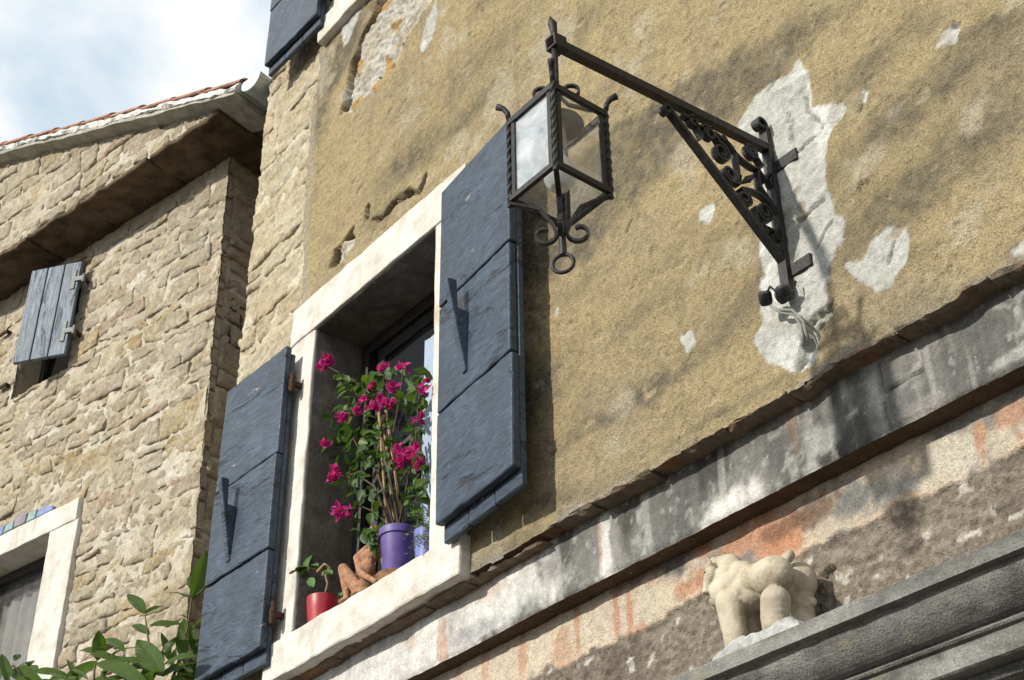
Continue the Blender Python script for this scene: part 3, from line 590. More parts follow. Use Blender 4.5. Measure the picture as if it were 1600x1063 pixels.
# mortar pad under the little horse
pa, pb_ = W(1117, 1030, -.09)[0], W(1255, 965, -.09)[0]
def pad():
    nx, ny = 26, 12; V = []; F = []
    for i in range(nx+1):
        for j in range(ny+1):
            u, v = i/nx, j/ny; x = pa+(pb_-pa)*u; y = -.108+.17*v; e = min(u*4, (1-u)*5, v*6+.25, (1-v)*5, 1)
            q = np.array([x]); nn = float(fbm(q*25, np.array([y*25]), 3, 500)[0])
            V.append((x+.006*nn, y+.006*nn*(j == 0), LEDGE+.001+(max(0, e)**.6)*(.034+.006*u+.012*nn)))
    idx = lambda i, j: i*(ny+1)+j
    for i in range(nx):
        for j in range(ny): F.append((idx(i, j), idx(i+1, j), idx(i+1, j+1), idx(i, j+1)))
    n0 = len(V)
    bd = [idx(i, 0) for i in range(nx+1)]
    for b in bd: V.append((V[b][0], V[b][1]-.004, LEDGE-.002))
    for i in range(nx): F.append((n0+i, n0+i+1, bd[i+1], bd[i]))
    return mesh('mortar_pad', V, F)
fix(link('mortar_pad', pad(), plain('pale_mortar', (.36, .36, .345), .95, .1, .4, 40, .012), house))

# ------------------------------------------------------------------ window surrounds, frames and shutters
def rough_box(name, x0, x1, y0, y1, z0, z1, mat, parent, seed, cut=.02, amp=.003, bev=.006):
    bm = box_bm(x0, x1, y0, y1, z0, z1, bev, 2)
    L_ = max(x1-x0, z1-z0)
    for ax in (0, 2):
        a, b = ((x0, x1), (0, 0), (z0, z1))[ax]; n = int((b-a)/(.05))
        for i in range(1, n):
            co = [0, 0, 0]; co[ax] = a+(b-a)*i/n; no = [0, 0, 0]; no[ax] = 1
            bmesh.ops.bisect_plane(bm, geom=bm.verts[:]+bm.edges[:]+bm.faces[:], plane_co=co, plane_no=no)
    for v in bm.verts:
        q = np.array([v.co.x*5+v.co.y*3]); r_ = np.array([v.co.z*5+v.co.y*2]); a = float(fbm(q*3, r_*3, 3, seed)[0]); b = float(fbm(q*3+4, r_*3, 3, seed+1)[0])
        if v.co.y < (y0+y1)/2: v.co.y += a*amp; v.co.z += b*amp*1.2; v.co.x += b*amp*.6
    return link(name, bm_mesh(name, bm), mat, parent)
m = Mt('dirty_shade_toned_reveal', .95, .1); p = m.co('Pos'); n1 = m.noise(p, 7, 6, .68, .6); n2 = m.noise(p, 60, 5, .65)  # dirty plaster, coloured darker still to carry the shade of the recess
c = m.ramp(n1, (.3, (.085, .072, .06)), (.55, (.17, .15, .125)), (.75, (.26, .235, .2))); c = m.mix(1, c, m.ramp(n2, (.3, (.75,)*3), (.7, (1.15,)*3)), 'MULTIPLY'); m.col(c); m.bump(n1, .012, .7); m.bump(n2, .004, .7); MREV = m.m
MSKYREF = plain('pale_sky_reflection', (.36, .44, .55), .9, .1, .1, 10)
def window(dz, detail):
    wr = link('window_surround', bm_mesh('window_surround', box_bm(OX0-.02, OX1+.02, .2, .24, OZ0+dz, OZ0+.03+dz)), MDARKW, house); fix(wr)
    def c_(nm, *a, mat=MLIME, seed=1, **k): o = rough_box(nm, a[0], a[1], a[2], a[3], a[4]+dz, a[5]+dz, mat, wr, seed, **k); return o
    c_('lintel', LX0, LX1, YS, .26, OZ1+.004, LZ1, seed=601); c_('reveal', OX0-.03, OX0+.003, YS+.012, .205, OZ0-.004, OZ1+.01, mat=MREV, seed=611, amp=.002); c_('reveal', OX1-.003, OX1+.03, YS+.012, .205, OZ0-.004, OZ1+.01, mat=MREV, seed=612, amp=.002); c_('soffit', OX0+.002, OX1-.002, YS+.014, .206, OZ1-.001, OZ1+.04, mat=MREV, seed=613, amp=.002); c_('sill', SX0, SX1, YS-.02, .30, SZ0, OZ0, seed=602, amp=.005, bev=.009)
    c_('jamb', LX0+.012, OX0, YS+.003, .26, OZ0+.001, OZ1-.001, seed=603); c_('jamb', OX1, LX1-.012, YS+.003, .26, OZ0+.001, OZ1-.001, seed=604)
    # dark wooden window frame set back in the reveal
    def f_(nm, x0, x1, y0, y1, z0, z1, mat=MDARKW): o = link(nm, bm_mesh(nm, box_bm(x0, x1, y0, y1, z0+dz, z1+dz, .004, 1)), mat, wr); return o
    f_('frame', OX0-.01, OX0+.05, .20, .27, OZ0, OZ1); f_('frame', OX1-.03, OX1+.01, .20, .27, OZ0, OZ1); f_('frame', OX0+.05, OX1-.03, .20, .27, OZ1-.06, OZ1+.01)
    xm = W(655, 700, .25)[0]-.30
    f_('casement', xm, xm+.05, .22, .262, OZ0+.04, OZ1-.06); f_('casement', xm+.05, OX1-.03, .221, .261, OZ1-.12, OZ1-.061); f_('casement', xm+.05, OX1-.03, .221, .261, OZ0+.031, OZ0+.10)
    f_('glazing_bar', xm+.05, OX1-.03, .225, .255, OZ0+.80, OZ0+.83)
    f_('pane', xm+.05, OX1-.03, .238, .242, OZ0+.10, OZ0+.80, MPANE); f_('pane', xm+.05, OX1-.03, .238, .242, OZ0+.83, OZ1-.12, MPANE)
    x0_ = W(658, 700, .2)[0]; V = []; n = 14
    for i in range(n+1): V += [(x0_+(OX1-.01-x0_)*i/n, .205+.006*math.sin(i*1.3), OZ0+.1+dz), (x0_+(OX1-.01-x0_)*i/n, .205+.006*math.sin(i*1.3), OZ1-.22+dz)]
    link('curtain_or_reflection', mesh('curtain_or_reflection', V, [(2*i, 2*i+2, 2*i+3, 2*i+1) for i in range(n)], True), MSKYREF, wr)  # added pale strip, coloured to stand in for sky reflected in the pane
    return wr
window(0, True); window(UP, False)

def shutter(name, hinge, ang, wd, ht, seed, side):
    """inner face of an opened two-layer shutter; local x from the hinge to the free edge, local -y towards the street"""
    r_ = empty(name, hinge, ang); r_.parent = house; r_.location.x += HX
    rng = random.Random(seed); s = side
    def X(a, b): return (a, b) if s > 0 else (-b, -a)
    cuts = [0, .30, .615, 1]
    # rear layer: upright boards, a little longer below
    for i in range(3):
        a, b = X(.004+wd*i/3, wd*(i+1)/3-.001); link('plank', bm_mesh('plank', box_bm(a, b, -.024, 0, -.055+rng.uniform(-.004, .004), ht-.03, .004, 1)), MSHUT, r_)
    for i in range(3):
        z0, z1 = ht*cuts[i], ht*cuts[i+1]; z0 += .005 if i else 0; z1 -= .003
        bm = box_bm(*X(0, wd+rng.uniform(-.006, .004)), -.056+rng.uniform(-.003, .002), -.0245, z0, z1, .007, 2)
        n = 14
        for k in range(1, n):
            bmesh.ops.bisect_plane(bm, geom=bm.verts[:]+bm.edges[:]+bm.faces[:], plane_co=(s*wd*k/n, 0, 0), plane_no=(1, 0, 0))
        for k in range(1, 8):
            bmesh.ops.bisect_plane(bm, geom=bm.verts[:]+bm.edges[:]+bm.faces[:], plane_co=(0, 0, z0+(z1-z0)*k/8), plane_no=(0, 0, 1))
        for v in bm.verts:
            q = np.array([v.co.x*6]); t = np.array([v.co.z*9]); e = float(fbm(q, t*.3, 3, seed+i)[0]); e2 = float(fbm(q*4, t*3, 2, seed+i+9)[0])
            if v.co.y < -.03: v.co.y += e*.0025
            v.co.z += e2*.003
        o = link('board', bm_mesh('board', bm), MSHUT, r_)
    # hook that held the closing bar: a fin, thick at the top, notched behind
    fx = wd*.33+.035 if s > 0 else -wd*.62
    za = ht*.655-.075; zb = za-.37
    Z = lambda t: zb+(za-zb)*t
    P = [(-.056, Z(0)), (-.064, Z(0)-.004), (-.142, Z(.97)), (-.138, Z(1)), (-.104, Z(1)), (-.098, Z(.68)), (-.0565, Z(.68))]
    th = .03; V = [(fx-th/2, y, z) for y, z in P]+[(fx+th/2, y, z) for y, z in P]; k = len(P)
    F = [tuple(range(k)), tuple(range(2*k-1, k-1, -1))]+[((i+1) % k, i, k+i, k+(i+1) % k) for i in range(k)]
    bm = bmesh.new(); bm.from_mesh(mesh('t', V, F)); bmesh.ops.recalc_face_normals(bm, faces=bm.faces); bmesh.ops.bevel(bm, geom=bm.edges[:], offset=.0025, segments=2, affect='EDGES')
    link('bar_hook', bm_mesh('bar_hook', bm), MSHUT, r_)
    for t in (.10, .86):                   # hinge: knuckle on a pintle, strap plate
        z = ht*t
        h = lathe('hinge', [(.0, -.045), (.011, -.045), (.013, -.04), (.013, .04), (.011, .05), (.0, .055)], MRUST, r_, (-s*.022, -.022, z), 12)
        link('pintle', bm_mesh('pintle', box_bm(-.011, .011, -.006, .06, -.012, .012, .003, 1)), MRUST, h)
        h2 = link('hinge_plate', bm_mesh('hinge_plate', box_bm(*sorted((-s*.02, s*.03)), -.0295, -.0243, z-.028, z+.028, .002, 1)), MRUST, r_)
    return r_
yh = YS-.022
a = W(686, 560, yh-.056); b = W(801, 560, yh-.056-.05); zt_, zb_ = W(691, 299, yh-.056)[2], W(681, 822, yh-.056)[2]
print('right shutter', a, b, zt_, zb_)
shutter('shutter', (a[0], yh, zb_), -R(6), float(b[0]-a[0])/math.cos(R(6)), float(zt_-zb_), 31, 1)
a = W(424, 800, yh-.056); b = W(338, 800, yh-.056); zt_, zb_ = W(432, 552, yh-.056)[2], W(405, 1012, yh-.056)[2]
print('left shutter', a, b, zt_, zb_)
shutter('shutter', (a[0], yh, zb_), R(2), float(a[0]-b[0]), float(zt_-zb_), 32, -1)
shutter('shutter', (a[0], yh, zb_+UP), R(2), float(a[0]-b[0]), float(zt_-zb_), 33, -1)

# ------------------------------------------------------------------ neighbouring stone house
nb = empty('stone_house', tuple(LO), LA)
tag(nb, 'rubble stone house with jettied gable, dark eave slab and tiled verge', 'house')
c0, c1 = LP(348, 380), LP(301, 886)
def corner(z): return c0[0]+(c1[0]-c0[0])*(z-c0[2])/(c1[2]-c0[2])
JO, JZ = .30, 7.37                                        # jetty overhang and soffit height
UWX0, UWX1, UWZ0, UWZ1 = LP(22, 600)[0], LP(112, 545)[0], LP(60, 600)[2], 7.30
wl_, wr_ = LP(0, 834), LP(131, 785)
LWX1, LWZ1 = LP(85, 836)[0], (LP(0, 873)[2]+LP(85, 836)[2])/2; LWX0, LWZ0 = LWX1-.95, 4.0
JX1 = LP(131, 785)[0]; LZT = wl_[2]*.3+wr_[2]*.7; JMX = (LP(120, 830)[0]+LP(95, 1063)[0])/2
print('nb windows', UWX0, UWX1, UWZ0, LWX1, LWZ1, JX1, LZT, JMX)
def nb_hole(x, z): return ((x > UWX0) & (x < UWX1) & (z > UWZ0) & (z < UWZ1)) | ((x > LWX0-.15) & (x < JMX-.02) & (z > LWZ0) & (z < LZT-.02))
def nmort(X, Z):
    h = .0005+.006*fbm(X*6, Z*6, 3, 701)+.006*fbm(X*26+Z*10, Z*28, 3, 702); c = np.zeros(X.shape+(3,))+np.array((.47, .415, .32)); blend(c, sst(-.2, .6, fbm(X*4, Z*5, 4, 703)), (.54, .50, .42)); blend(c, sst(.2, .7, fbm(X*7, Z*7, 4, 704))*.6, (.35, .27, .16)); return h, c
heightfield('mortar', nb, -3.4, .14, 3.6, JZ, .016, nmort, MRUBM, lambda x, z: (x < corner(z)-.008) & ~nb_hole(x, z), 0, .08, (.3, .26, .2))
def nclamp(s, z): return np.minimum(s, corner(z)+.006), z
hl = [(UWX0, UWX1, UWZ0, UWZ1), (LWX0-.15, JMX, LWZ0, LZT)]
st_ = rubble(nb, -2.45, .13, 4.05, JZ-.01, MSTONE, 41, hrange=(.06, .19), lrange=(.12, .40), prot=(.003, .011), clampf=nclamp, holes=hl, gap=.007)
# right-hand return wall, in the shade
FR = Matrix(((0, -1, 0, 0), (1, 0, 0, 0), (0, 0, 1, 0), (0, 0, 0, 1)))
bt = (c1[0]-c0[0])/(c1[2]-c0[2]); SH = Matrix.Translation((corner(5.5)-.004, 0, 5.5)) @ Matrix.Rotation(math.atan(bt), 4, 'Y') @ Matrix.Translation((0, 0, -5.5)) @ FR
o = heightfield('mortar', nb, .0, 2.4, 3.6, JZ, .03, nmort, MRUBM, None, 0, .05, (.36, .31, .23)); o.matrix_local = SH
st_ += rubble(nb, .035, .62, 4.05, JZ-.01, MSTONE, 43, frame=SH, hrange=(.1, .26), lrange=(.2, .5), prot=(.008, .022), gap=.006, step=.025)
# overhanging gable
V0, V1 = LP(0, 240, -JO-.05), LP(372, 146, -JO-.05)
def verge(x): return V0[2]+(V1[2]-V0[2])*(x-V0[0])/(V1[0]-V0[0])
GX1 = LP(379, 158, -JO+.02)[0]; SLX = LP(343, 170, -JO)[0]
print('gable', GX1, SLX, V0, V1)
def gclamp(s, z): return s, np.minimum(z, verge(s)-.03)
heightfield('mortar', nb, -3.4, GX1-.01, JZ+.03, 8.9, .016, nmort, MRUBM, lambda x, z: z < verge(x)-.03, -JO+.022, -JO+.1)
for o in rubble(nb, -2.75, GX1, JZ+.036, 8.5, MSTONE, 45, hrange=(.08, .2), lrange=(.12, .4), prot=(.004, .018), clampf=gclamp, gap=.007):
    zz = [v.co.z for v in o.data.vertices]
    if max(zz)-min(zz) < .04: bpy.data.objects.remove(o); continue
    o.location.y = -JO+.022; st_.append(o)
o = heightfield('mortar', nb, .0, 2.4, JZ+.03, V1[2]+.05, .03, nmort, MRUBM, None, 0, .05, (.36, .31, .23)); o.matrix_local = Matrix.Translation((GX1-.012, -JO+.02, 0)) @ FR
for o in rubble(nb, .02, .5, JZ+.036, V1[2]+.03, MSTONE, 46, frame=Matrix.Translation((GX1-.012, -JO+.02, 0)) @ FR, hrange=(.12, .2), lrange=(.2, .5), gap=.006, step=.025): st_.append(o)
bpy.context.view_layer.update()
def _sz(o):
    q = [pix(nb.matrix_world @ o.matrix_local @ Vector(c)) for c in o.bound_box]; u = [a for a, b in q]; v = [b for a, b in q]
    if max(u) < 0 or min(u) > 440 or max(v) < 0 or min(v) > 1063: return 0
    return (max(u)-min(u))*(max(v)-min(v))
st_.sort(key=_sz, reverse=True); print('stones', len(st_)); V = []; F = []
for o in st_[300:]:
    n0 = len(V); ml = o.matrix_local.copy(); V += [ml @ v.co for v in o.data.vertices]; F += [[i+n0 for i in p.vertices] for p in o.data.polygons]; bpy.data.objects.remove(o)
if V: tag(link('stonework', mesh('stonework', V, F, True), MSTONE, nb), kind='stuff')
# eave slabs: stone flags side by side along the front and round the corner
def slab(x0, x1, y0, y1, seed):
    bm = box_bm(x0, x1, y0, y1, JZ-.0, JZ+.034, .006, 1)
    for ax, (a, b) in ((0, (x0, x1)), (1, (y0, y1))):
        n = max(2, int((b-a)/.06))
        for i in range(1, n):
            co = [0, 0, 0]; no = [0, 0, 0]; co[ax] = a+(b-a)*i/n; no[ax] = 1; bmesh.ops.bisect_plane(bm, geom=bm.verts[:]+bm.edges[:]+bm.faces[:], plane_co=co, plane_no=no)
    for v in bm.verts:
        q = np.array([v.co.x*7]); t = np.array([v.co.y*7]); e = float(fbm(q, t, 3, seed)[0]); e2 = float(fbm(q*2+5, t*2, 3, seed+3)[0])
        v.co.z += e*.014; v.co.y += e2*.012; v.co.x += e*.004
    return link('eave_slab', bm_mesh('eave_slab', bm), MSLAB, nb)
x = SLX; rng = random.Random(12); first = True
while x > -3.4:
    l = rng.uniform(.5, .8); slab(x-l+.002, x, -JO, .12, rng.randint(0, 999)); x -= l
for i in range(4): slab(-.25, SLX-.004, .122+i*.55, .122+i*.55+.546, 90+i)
# window with a half-open plank shutter
def nbox(nm, *a, mat=MSTONE, bev=.003, parent=nb): return link(nm, bm_mesh(nm, box_bm(*a, bev, 1)), mat, parent)
uw = nbox('small_window', UWX0-.01, UWX1+.01, .20, .215, UWZ0, UWZ1, mat=MBLACK)
nbox('reveal', UWX1-.004, UWX1+.04, .03, .2, UWZ0+.12, UWZ1, mat=MLILAC, parent=uw); nbox('reveal', UWX1-.12, UWX1-.005, .12, .2, UWZ0, UWZ1, mat=MLILAC, parent=uw)
nbox('sill', UWX0-.03, UWX1+.03, .01, .21, UWZ0-.05, UWZ0+.002, parent=uw, mat=MQUOIN); nbox('reveal', UWX0-.04, UWX0+.004, .02, .2, UWZ0, UWZ1, parent=uw, mat=MQUOIN)
nbox('frame', UWX0, UWX0+.04, .16, .199, UWZ0, UWZ1, mat=MDARKW, parent=uw); nbox('lintel', UWX0-.1, UWX1+.1, .02, .25, UWZ1, JZ-.003, parent=uw, mat=MQUOIN)
nbox('wall_core', -3.4, UWX0-.04, .085, .3, 3.6, JZ-.002, mat=MROOM); nbox('wall_core', LWX1+.25, -.03, .0855, .3, 3.6, UWZ0-.06, mat=MROOM); nbox('wall_core', UWX1+.05, -.15, .0857, .3, UWZ0-.05, JZ-.002, mat=MROOM)
nbox('wall_core', UWX0-.2, LWX1+.25, .086, .3, LZT+.02, UWZ0-.062, mat=MROOM); nbox('wall_core', -3.4, -.1, .9, 3.0, 0, JZ-.01, mat=MROOM); nbox('wall_core', -3.4, .0, .04, .89, 0, 4.0, mat=MQUOIN)
sw = empty('plank_shutter', (0, 0, 0)); sw.parent = nb
hp = LP(124, 480, -.045); sw.location = (hp[0], -.045, 0); sw.rotation_euler = (0, 0, R(23))
# local x runs leftwards along the shutter; the free edge swings towards the street
swm = np.array([math.cos(R(23)), math.sin(R(23))])
def SWP(u, v):
    """pixel -> (x, z) in the plane of the swung shutter"""
    d = ray(u, v); nrm = LY*math.cos(R(23))-LX*math.sin(R(23)); org = LO+LX*hp[0]+LY*(-.045); t = ((org-CAM)@nrm)/(d@nrm); q = CAM+d*t-org
    return q@(LX*swm[0]+LY*swm[1]), q[2]
tl, tr, br, bl = SWP(48, 428), SWP(127, 413), SWP(110, 558), SWP(28, 568); print('small shutter', tl, tr, br, bl)
sx0, sx1 = (tl[0]+bl[0])/2, (tr[0]+br[0])/2; sz1, sz0 = (tl[1]+tr[1])/2, (bl[1]+br[1])/2
for i in range(3):
    a, b = sx0+(sx1-sx0)*i/3, sx0+(sx1-sx0)*(i+1)/3
    link('plank', bm_mesh('plank', box_bm(a+.004, b-.003, -.028, 0, sz0, sz1, .005, 2)), MSHUT2, sw)
link('batten', bm_mesh('batten', box_bm(sx0+.01, sx1-.01, .0005, .018, sz0+.1, sz0+.17, .003, 1)), MSHUT2, sw); link('batten', bm_mesh('batten', box_bm(sx0+.01, sx1-.01, .0005, .018, sz1-.17, sz1-.1, .003, 1)), MSHUT2, sw)
MSTEEL = plain('galvanised_hinge', (.16, .165, .165), .6, .4, .4, 60, .002, .3)
for z in (sz0+(sz1-sz0)*.24, sz0+(sz1-sz0)*.80):
    bm = box_bm(sx1-.05, sx1-.022, -.034, -.0285, z-.075, z+.075, .002, 1); box_bm(sx1-.03, sx1+.028, -.036, -.030, z-.018, z+.018, .002, 1, bm)
    h = link('hinge', bm_mesh('hinge', bm), MSTEEL, sw); lathe('hinge_knuckle', [(0, z-.03), (.012, z-.03), (.012, z+.03), (0, z+.03)], MSTEEL, h, (sx1+.032, -.025, 0), 12)
    link('pintle', bm_mesh('pintle', box_bm(sx1+.024, sx1+.044, -.03, .1, z-.012, z+.012, .003, 1)), MRUST, h)
for u, v in ((10, 519), (8, 602)):
    q = LP(u, v, -.03); bm = box_bm(q[0]-.07, q[0]+.02, -.04, -.025, q[2]-.012, q[2]+.012, .003, 1); box_bm(q[0]-.0, q[0]+.02, -.024, .04, q[2]-.013, q[2]+.011, .003, 1, bm); link('shutter_hook', bm_mesh('shutter_hook', bm), MRUST, nb)
# large window with limestone surround, curtain and mosaic lunette
lw = nbox('large_window', LWX0, LWX1, .30, .31, LWZ0, LWZ1, mat=MBLACK)
rough_box('lintel', LWX0-.2, JX1, -.035, .26, LWZ1, LZT, MLIME, lw, 801); rough_box('jamb', LWX1, JMX, -.032, .26, LWZ0, LWZ1-.001, MLIME, lw, 802); rough_box('jamb', LWX0-.18, LWX0, -.032, .26, LWZ0, LWZ1-.001, MLIME, lw, 803)
nbox('frame', LWX1-.045, LWX1+.002, .14, .20, LWZ0, LWZ1, mat=MDARKW, parent=lw); nbox('frame', LWX0, LWX1-.046, .14, .20, LWZ1-.05, LWZ1+.002, mat=MDARKW, parent=lw)
nbox('pane', LWX0, LWX1-.04, .172, .176, LWZ0, LWZ1-.05, mat=glass('curtained_pane', .06, (.4, .4, .4)), parent=lw, bev=0)
def curtain_or_reflection():
    n = 60; V = []; F = []
    for i in range(n+1):
        x = LWX0+(LWX1-.05-LWX0)*i/n; y = .235+.012*math.sin(i*.9)+.006*math.sin(i*2.3)
        V += [(x, y, LWZ0), (x, y*.99+.002, LWZ1-.04)]
    return mesh('curtain_or_reflection', V, [(2*i, 2*i+2, 2*i+3, 2*i+1) for i in range(n)], True)
link('curtain_or_reflection', curtain_or_reflection(), MCURT, lw)
z3 = lambda x, y: (x/3.29, 740+y/3.29)
TC = {'blue': plain('blue_tessera', (.17, .22, .40), .5, .5, .3, 20), 'teal': plain('teal_tessera', (.20, .30, .29), .5, .5, .3, 20), 'mauve': plain('mauve_tessera', (.22, .18, .21), .4, .5, .3, 20)}
for cn, pts in (('blue', [(178, 226), (190, 185), (232, 160), (268, 163), (262, 186)]), ('teal', [(126, 250), (143, 198), (186, 180), (174, 228)]), ('mauve', [(62, 280), (74, 226), (108, 198), (134, 200), (122, 252)]), ('teal', [(8, 308), (24, 262), (68, 238), (58, 282)]), ('blue', [(-40, 334), (-20, 282), (20, 262), (5, 310)]), ('teal', [(-90, 356), (-70, 300), (-25, 284), (-44, 336)])):
    P = [LP(*z3(*p), -.03) for p in pts]; k = len(P)
    V = [(p[0], -.024, p[2]) for p in P]+[(p[0], .03, p[2]) for p in P]
    bm = bmesh.new(); bm.from_mesh(mesh('t', V, [tuple(range(k)), tuple(range(2*k-1, k-1, -1))]+[((i+1) % k, i, k+i, k+(i+1) % k) for i in range(k)])); bmesh.ops.recalc_face_normals(bm, faces=bm.faces); bmesh.ops.bevel(bm, geom=bm.edges[:], offset=.004, segments=2, affect='EDGES')
    link('mosaic_tile', bm_mesh('mosaic_tile', bm), TC[cn], lw)
# verge: stone coping, white lime bed, terracotta tiles, gutter
sl = math.atan2(V1[2]-V0[2], V1[0]-V0[0]); vd = Vector((math.cos(sl), 0, math.sin(sl))); vnm = Vector((-math.sin(sl), 0, math.cos(sl)))
ve = Vector((V1[0]+.02, -JO-.05, V1[2])); vs = ve-vd*4.2
def strip(name, prof, mat, amp, seed, n=180, a=vs, b=ve, cut=None):
    V = []; F = []; k = len(prof)
    for i in range(n+1):
        p = a.lerp(b, i/n)
        for j, (u, v) in enumerate(prof):
            q = np.array([i*.11]); d = float(fbm(q, q*0+j*1.7, 3, seed)[0]); d2 = float(fbm(q+7, q*0+j*1.1, 3, seed)[0])
            V.append((p.x+vnm.x*(v+d*amp), p.y+u+d2*amp, p.z+vnm.z*(v+d*amp)))
    for i in range(n):
        for j in range(k): F.append((i*k+j, (i+1)*k+j, (i+1)*k+(j+1) % k, i*k+(j+1) % k))
    F += [tuple(range(k)), tuple(range(n*k+k-1, n*k-1, -1))]
    me = mesh(name, V, F); bm = bmesh.new(); bm.from_mesh(me); bmesh.ops.recalc_face_normals(bm, faces=bm.faces); bm.to_mesh(me); bm.free()
    return link(name, me, mat, nb)
strip('verge_coping', [(-.035, -.042), (-.035, -.018), (.3, -.018), (.3, -.05), (.08, -.048)], plain('coping_stone', (.36, .35, .30), .95, .1, .3, 14, .01), .006, 901)
strip('lime_bed', [(-.042, -.019), (-.046, .0), (-.034, .022), (-.01, .04), (.2, .045), (.2, -.019)], MLIMEM, .012, 903, 420)
tl_ = .40; n = 10
for i in range(n):
    e = ve-vd*(i*tl_*.86-.0); V = []; F = []; K = 10; M_ = 6
    for j in range(M_+1):
        t = j/M_; p = e-vd*(tl_*t); r0 = .086-.006*t; lift = .040+.010*(1-t)+.003*math.sin(i*2.1)
        for th in (0, 1):
            for q in range(K+1):
                a = math.pi*q/K; rr = r0-th*.014
                V.append((p.x+vnm.x*(lift+rr*math.sin(a)*.62), p.y+.055-rr*math.cos(a), p.z+vnm.z*(lift+rr*math.sin(a)*.62)))
    k2 = 2*(K+1)
    for j in range(M_):
        for q in range(K): F += [(j*k2+q, j*k2+q+1, (j+1)*k2+q+1, (j+1)*k2+q), (j*k2+K+1+q+1, j*k2+K+1+q, (j+1)*k2+K+1+q, (j+1)*k2+K+1+q+1)]
        for q in (0, K): F.append((j*k2+q, (j+1)*k2+q, (j+1)*k2+K+1+q, j*k2+K+1+q))
    for j in (0, M_):
        for q in range(K): F.append((j*k2+q, j*k2+q+1, j*k2+K+1+q+1, j*k2+K+1+q))
    link('roof_tile', mesh('roof_tile', V, F), MTILE, nb)
V = [vs+vnm*.05+Vector((0, .2, 0)), ve+vnm*.05+Vector((0, .2, 0)), ve+vnm*.05+Vector((0, 4, 0)), vs+vnm*.05+Vector((0, 4, 0))]; V += [v+vnm*.08 for v in V]
link('roof', mesh('roof', V, [(3, 2, 1, 0), (4, 5, 6, 7), (0, 1, 5, 4), (1, 2, 6, 5), (2, 3, 7, 6), (3, 0, 4, 7)]), MTILE, nb)
gc = LP(391, 122, -JO-.06); gr_ = .085
def gutter():
    V = []; F = []; K = 16
    for y in (-JO-.06, 2.6):
        for rr in (gr_, gr_-.005):
            for q in range(K+1): a = math.pi+math.pi*q/K; V.append((gc[0]+rr*math.cos(a), y, gc[2]+rr*math.sin(a)*1.05))
    k = K+1
    for q in range(K): F += [(q, q+1, 2*k+q+1, 2*k+q), (k+q+1, k+q, 3*k+q, 3*k+q+1), (q, k+q, k+q+1, q+1)]
    F.append(tuple(range(k))[::-1])
    return mesh('gutter', V, F)
link('gutter', gutter(), MZINC, nb)

# ------------------------------------------------------------------ wrought-iron wall lantern
LXP = -2.08; MOUNT = -.03
lan = empty('wall_lantern', (LXP, MOUNT, 4.0)); tag(lan, 'black wrought iron lantern hanging from a scrolled bracket on the white mortar patch', 'lantern')
def lf(o): o.location.x -= LXP; o.location.y -= MOUNT; o.location.z -= 4.0; return o
def lp(u, v): p = XP(u, v, LXP); return Vector(p)
def lsub(o): return o
root = Vector((LXP, MOUNT, lp(1215, 243).z)); tip = lp(866, 68); tip.x = LXP
bk = lf(sweep('bracket', [root+Vector((0, .0, 0)), tip+(tip-root).normalized()*.012], rect(.026, .026), MIRON, lan))
def ls(o): return o                       # sub-parts share the world frame of their parent part
def sub(fn, *a, parent=None, **k): o = fn(*a, parent=parent, **k) if 'parent' in k else fn(*a, parent, **k); return o
bracket_frame = Matrix.Translation(Vector((LXP, MOUNT, 4.0)))
# collar on the arm's end
td = (tip-root).normalized(); cz = tip
sweep('collar', [tip-td*.028, tip+td*.014], rect(.040, .040), MIRON, bk)
sweep('collar', [tip+td*.0142, tip+td*.016], rect(.026, .026), plain('hollow_bar_end', (.01, .006, .005), .95, .05), bk)
pt, pb2 = Vector((LXP, MOUNT-.012, lp(1213, 214).z)), Vector((LXP, MOUNT-.012, lp(1246, 470).z))
sweep('back_post', [pt, pb2], rect(.03, .02), MIRON, bk)
# rolled top of the post
def spiral(c, r0, r1, a0, turns, n=40, sgn=1):
    return [c+Vector((0, math.cos(a0+sgn*2*math.pi*turns*i/n), math.sin(a0+sgn*2*math.pi*turns*i/n)))*(r0+(r1-r0)*i/n) for i in range(n+1)]
sweep('scroll', [pt]+spiral(pt+Vector((0, -.022, .005)), .022, .012, 0, .85, 16), rect(.03, .008), MIRON, bk)
sweep('scroll', [pb2]+spiral(pb2+Vector((0, -.022, -.004)), .022, .012, 0, .85, 16, -1), rect(.03, .008), MIRON, bk)
b0, b1 = lp(1046, 176), lp(1240, 432)
sweep('brace', [b0, b1], rect(.024, .014), MIRON, bk)
sweep('scroll', spiral(b0+Vector((0, -.016, -.004)), .018, .006, 0, 1.1, 18), rect(.026, .008), MIRON, bk)
z7 = lambda x, y: lp(980+x/2.044, 80+y/2.044)
pxm = .0021/2.044*.9
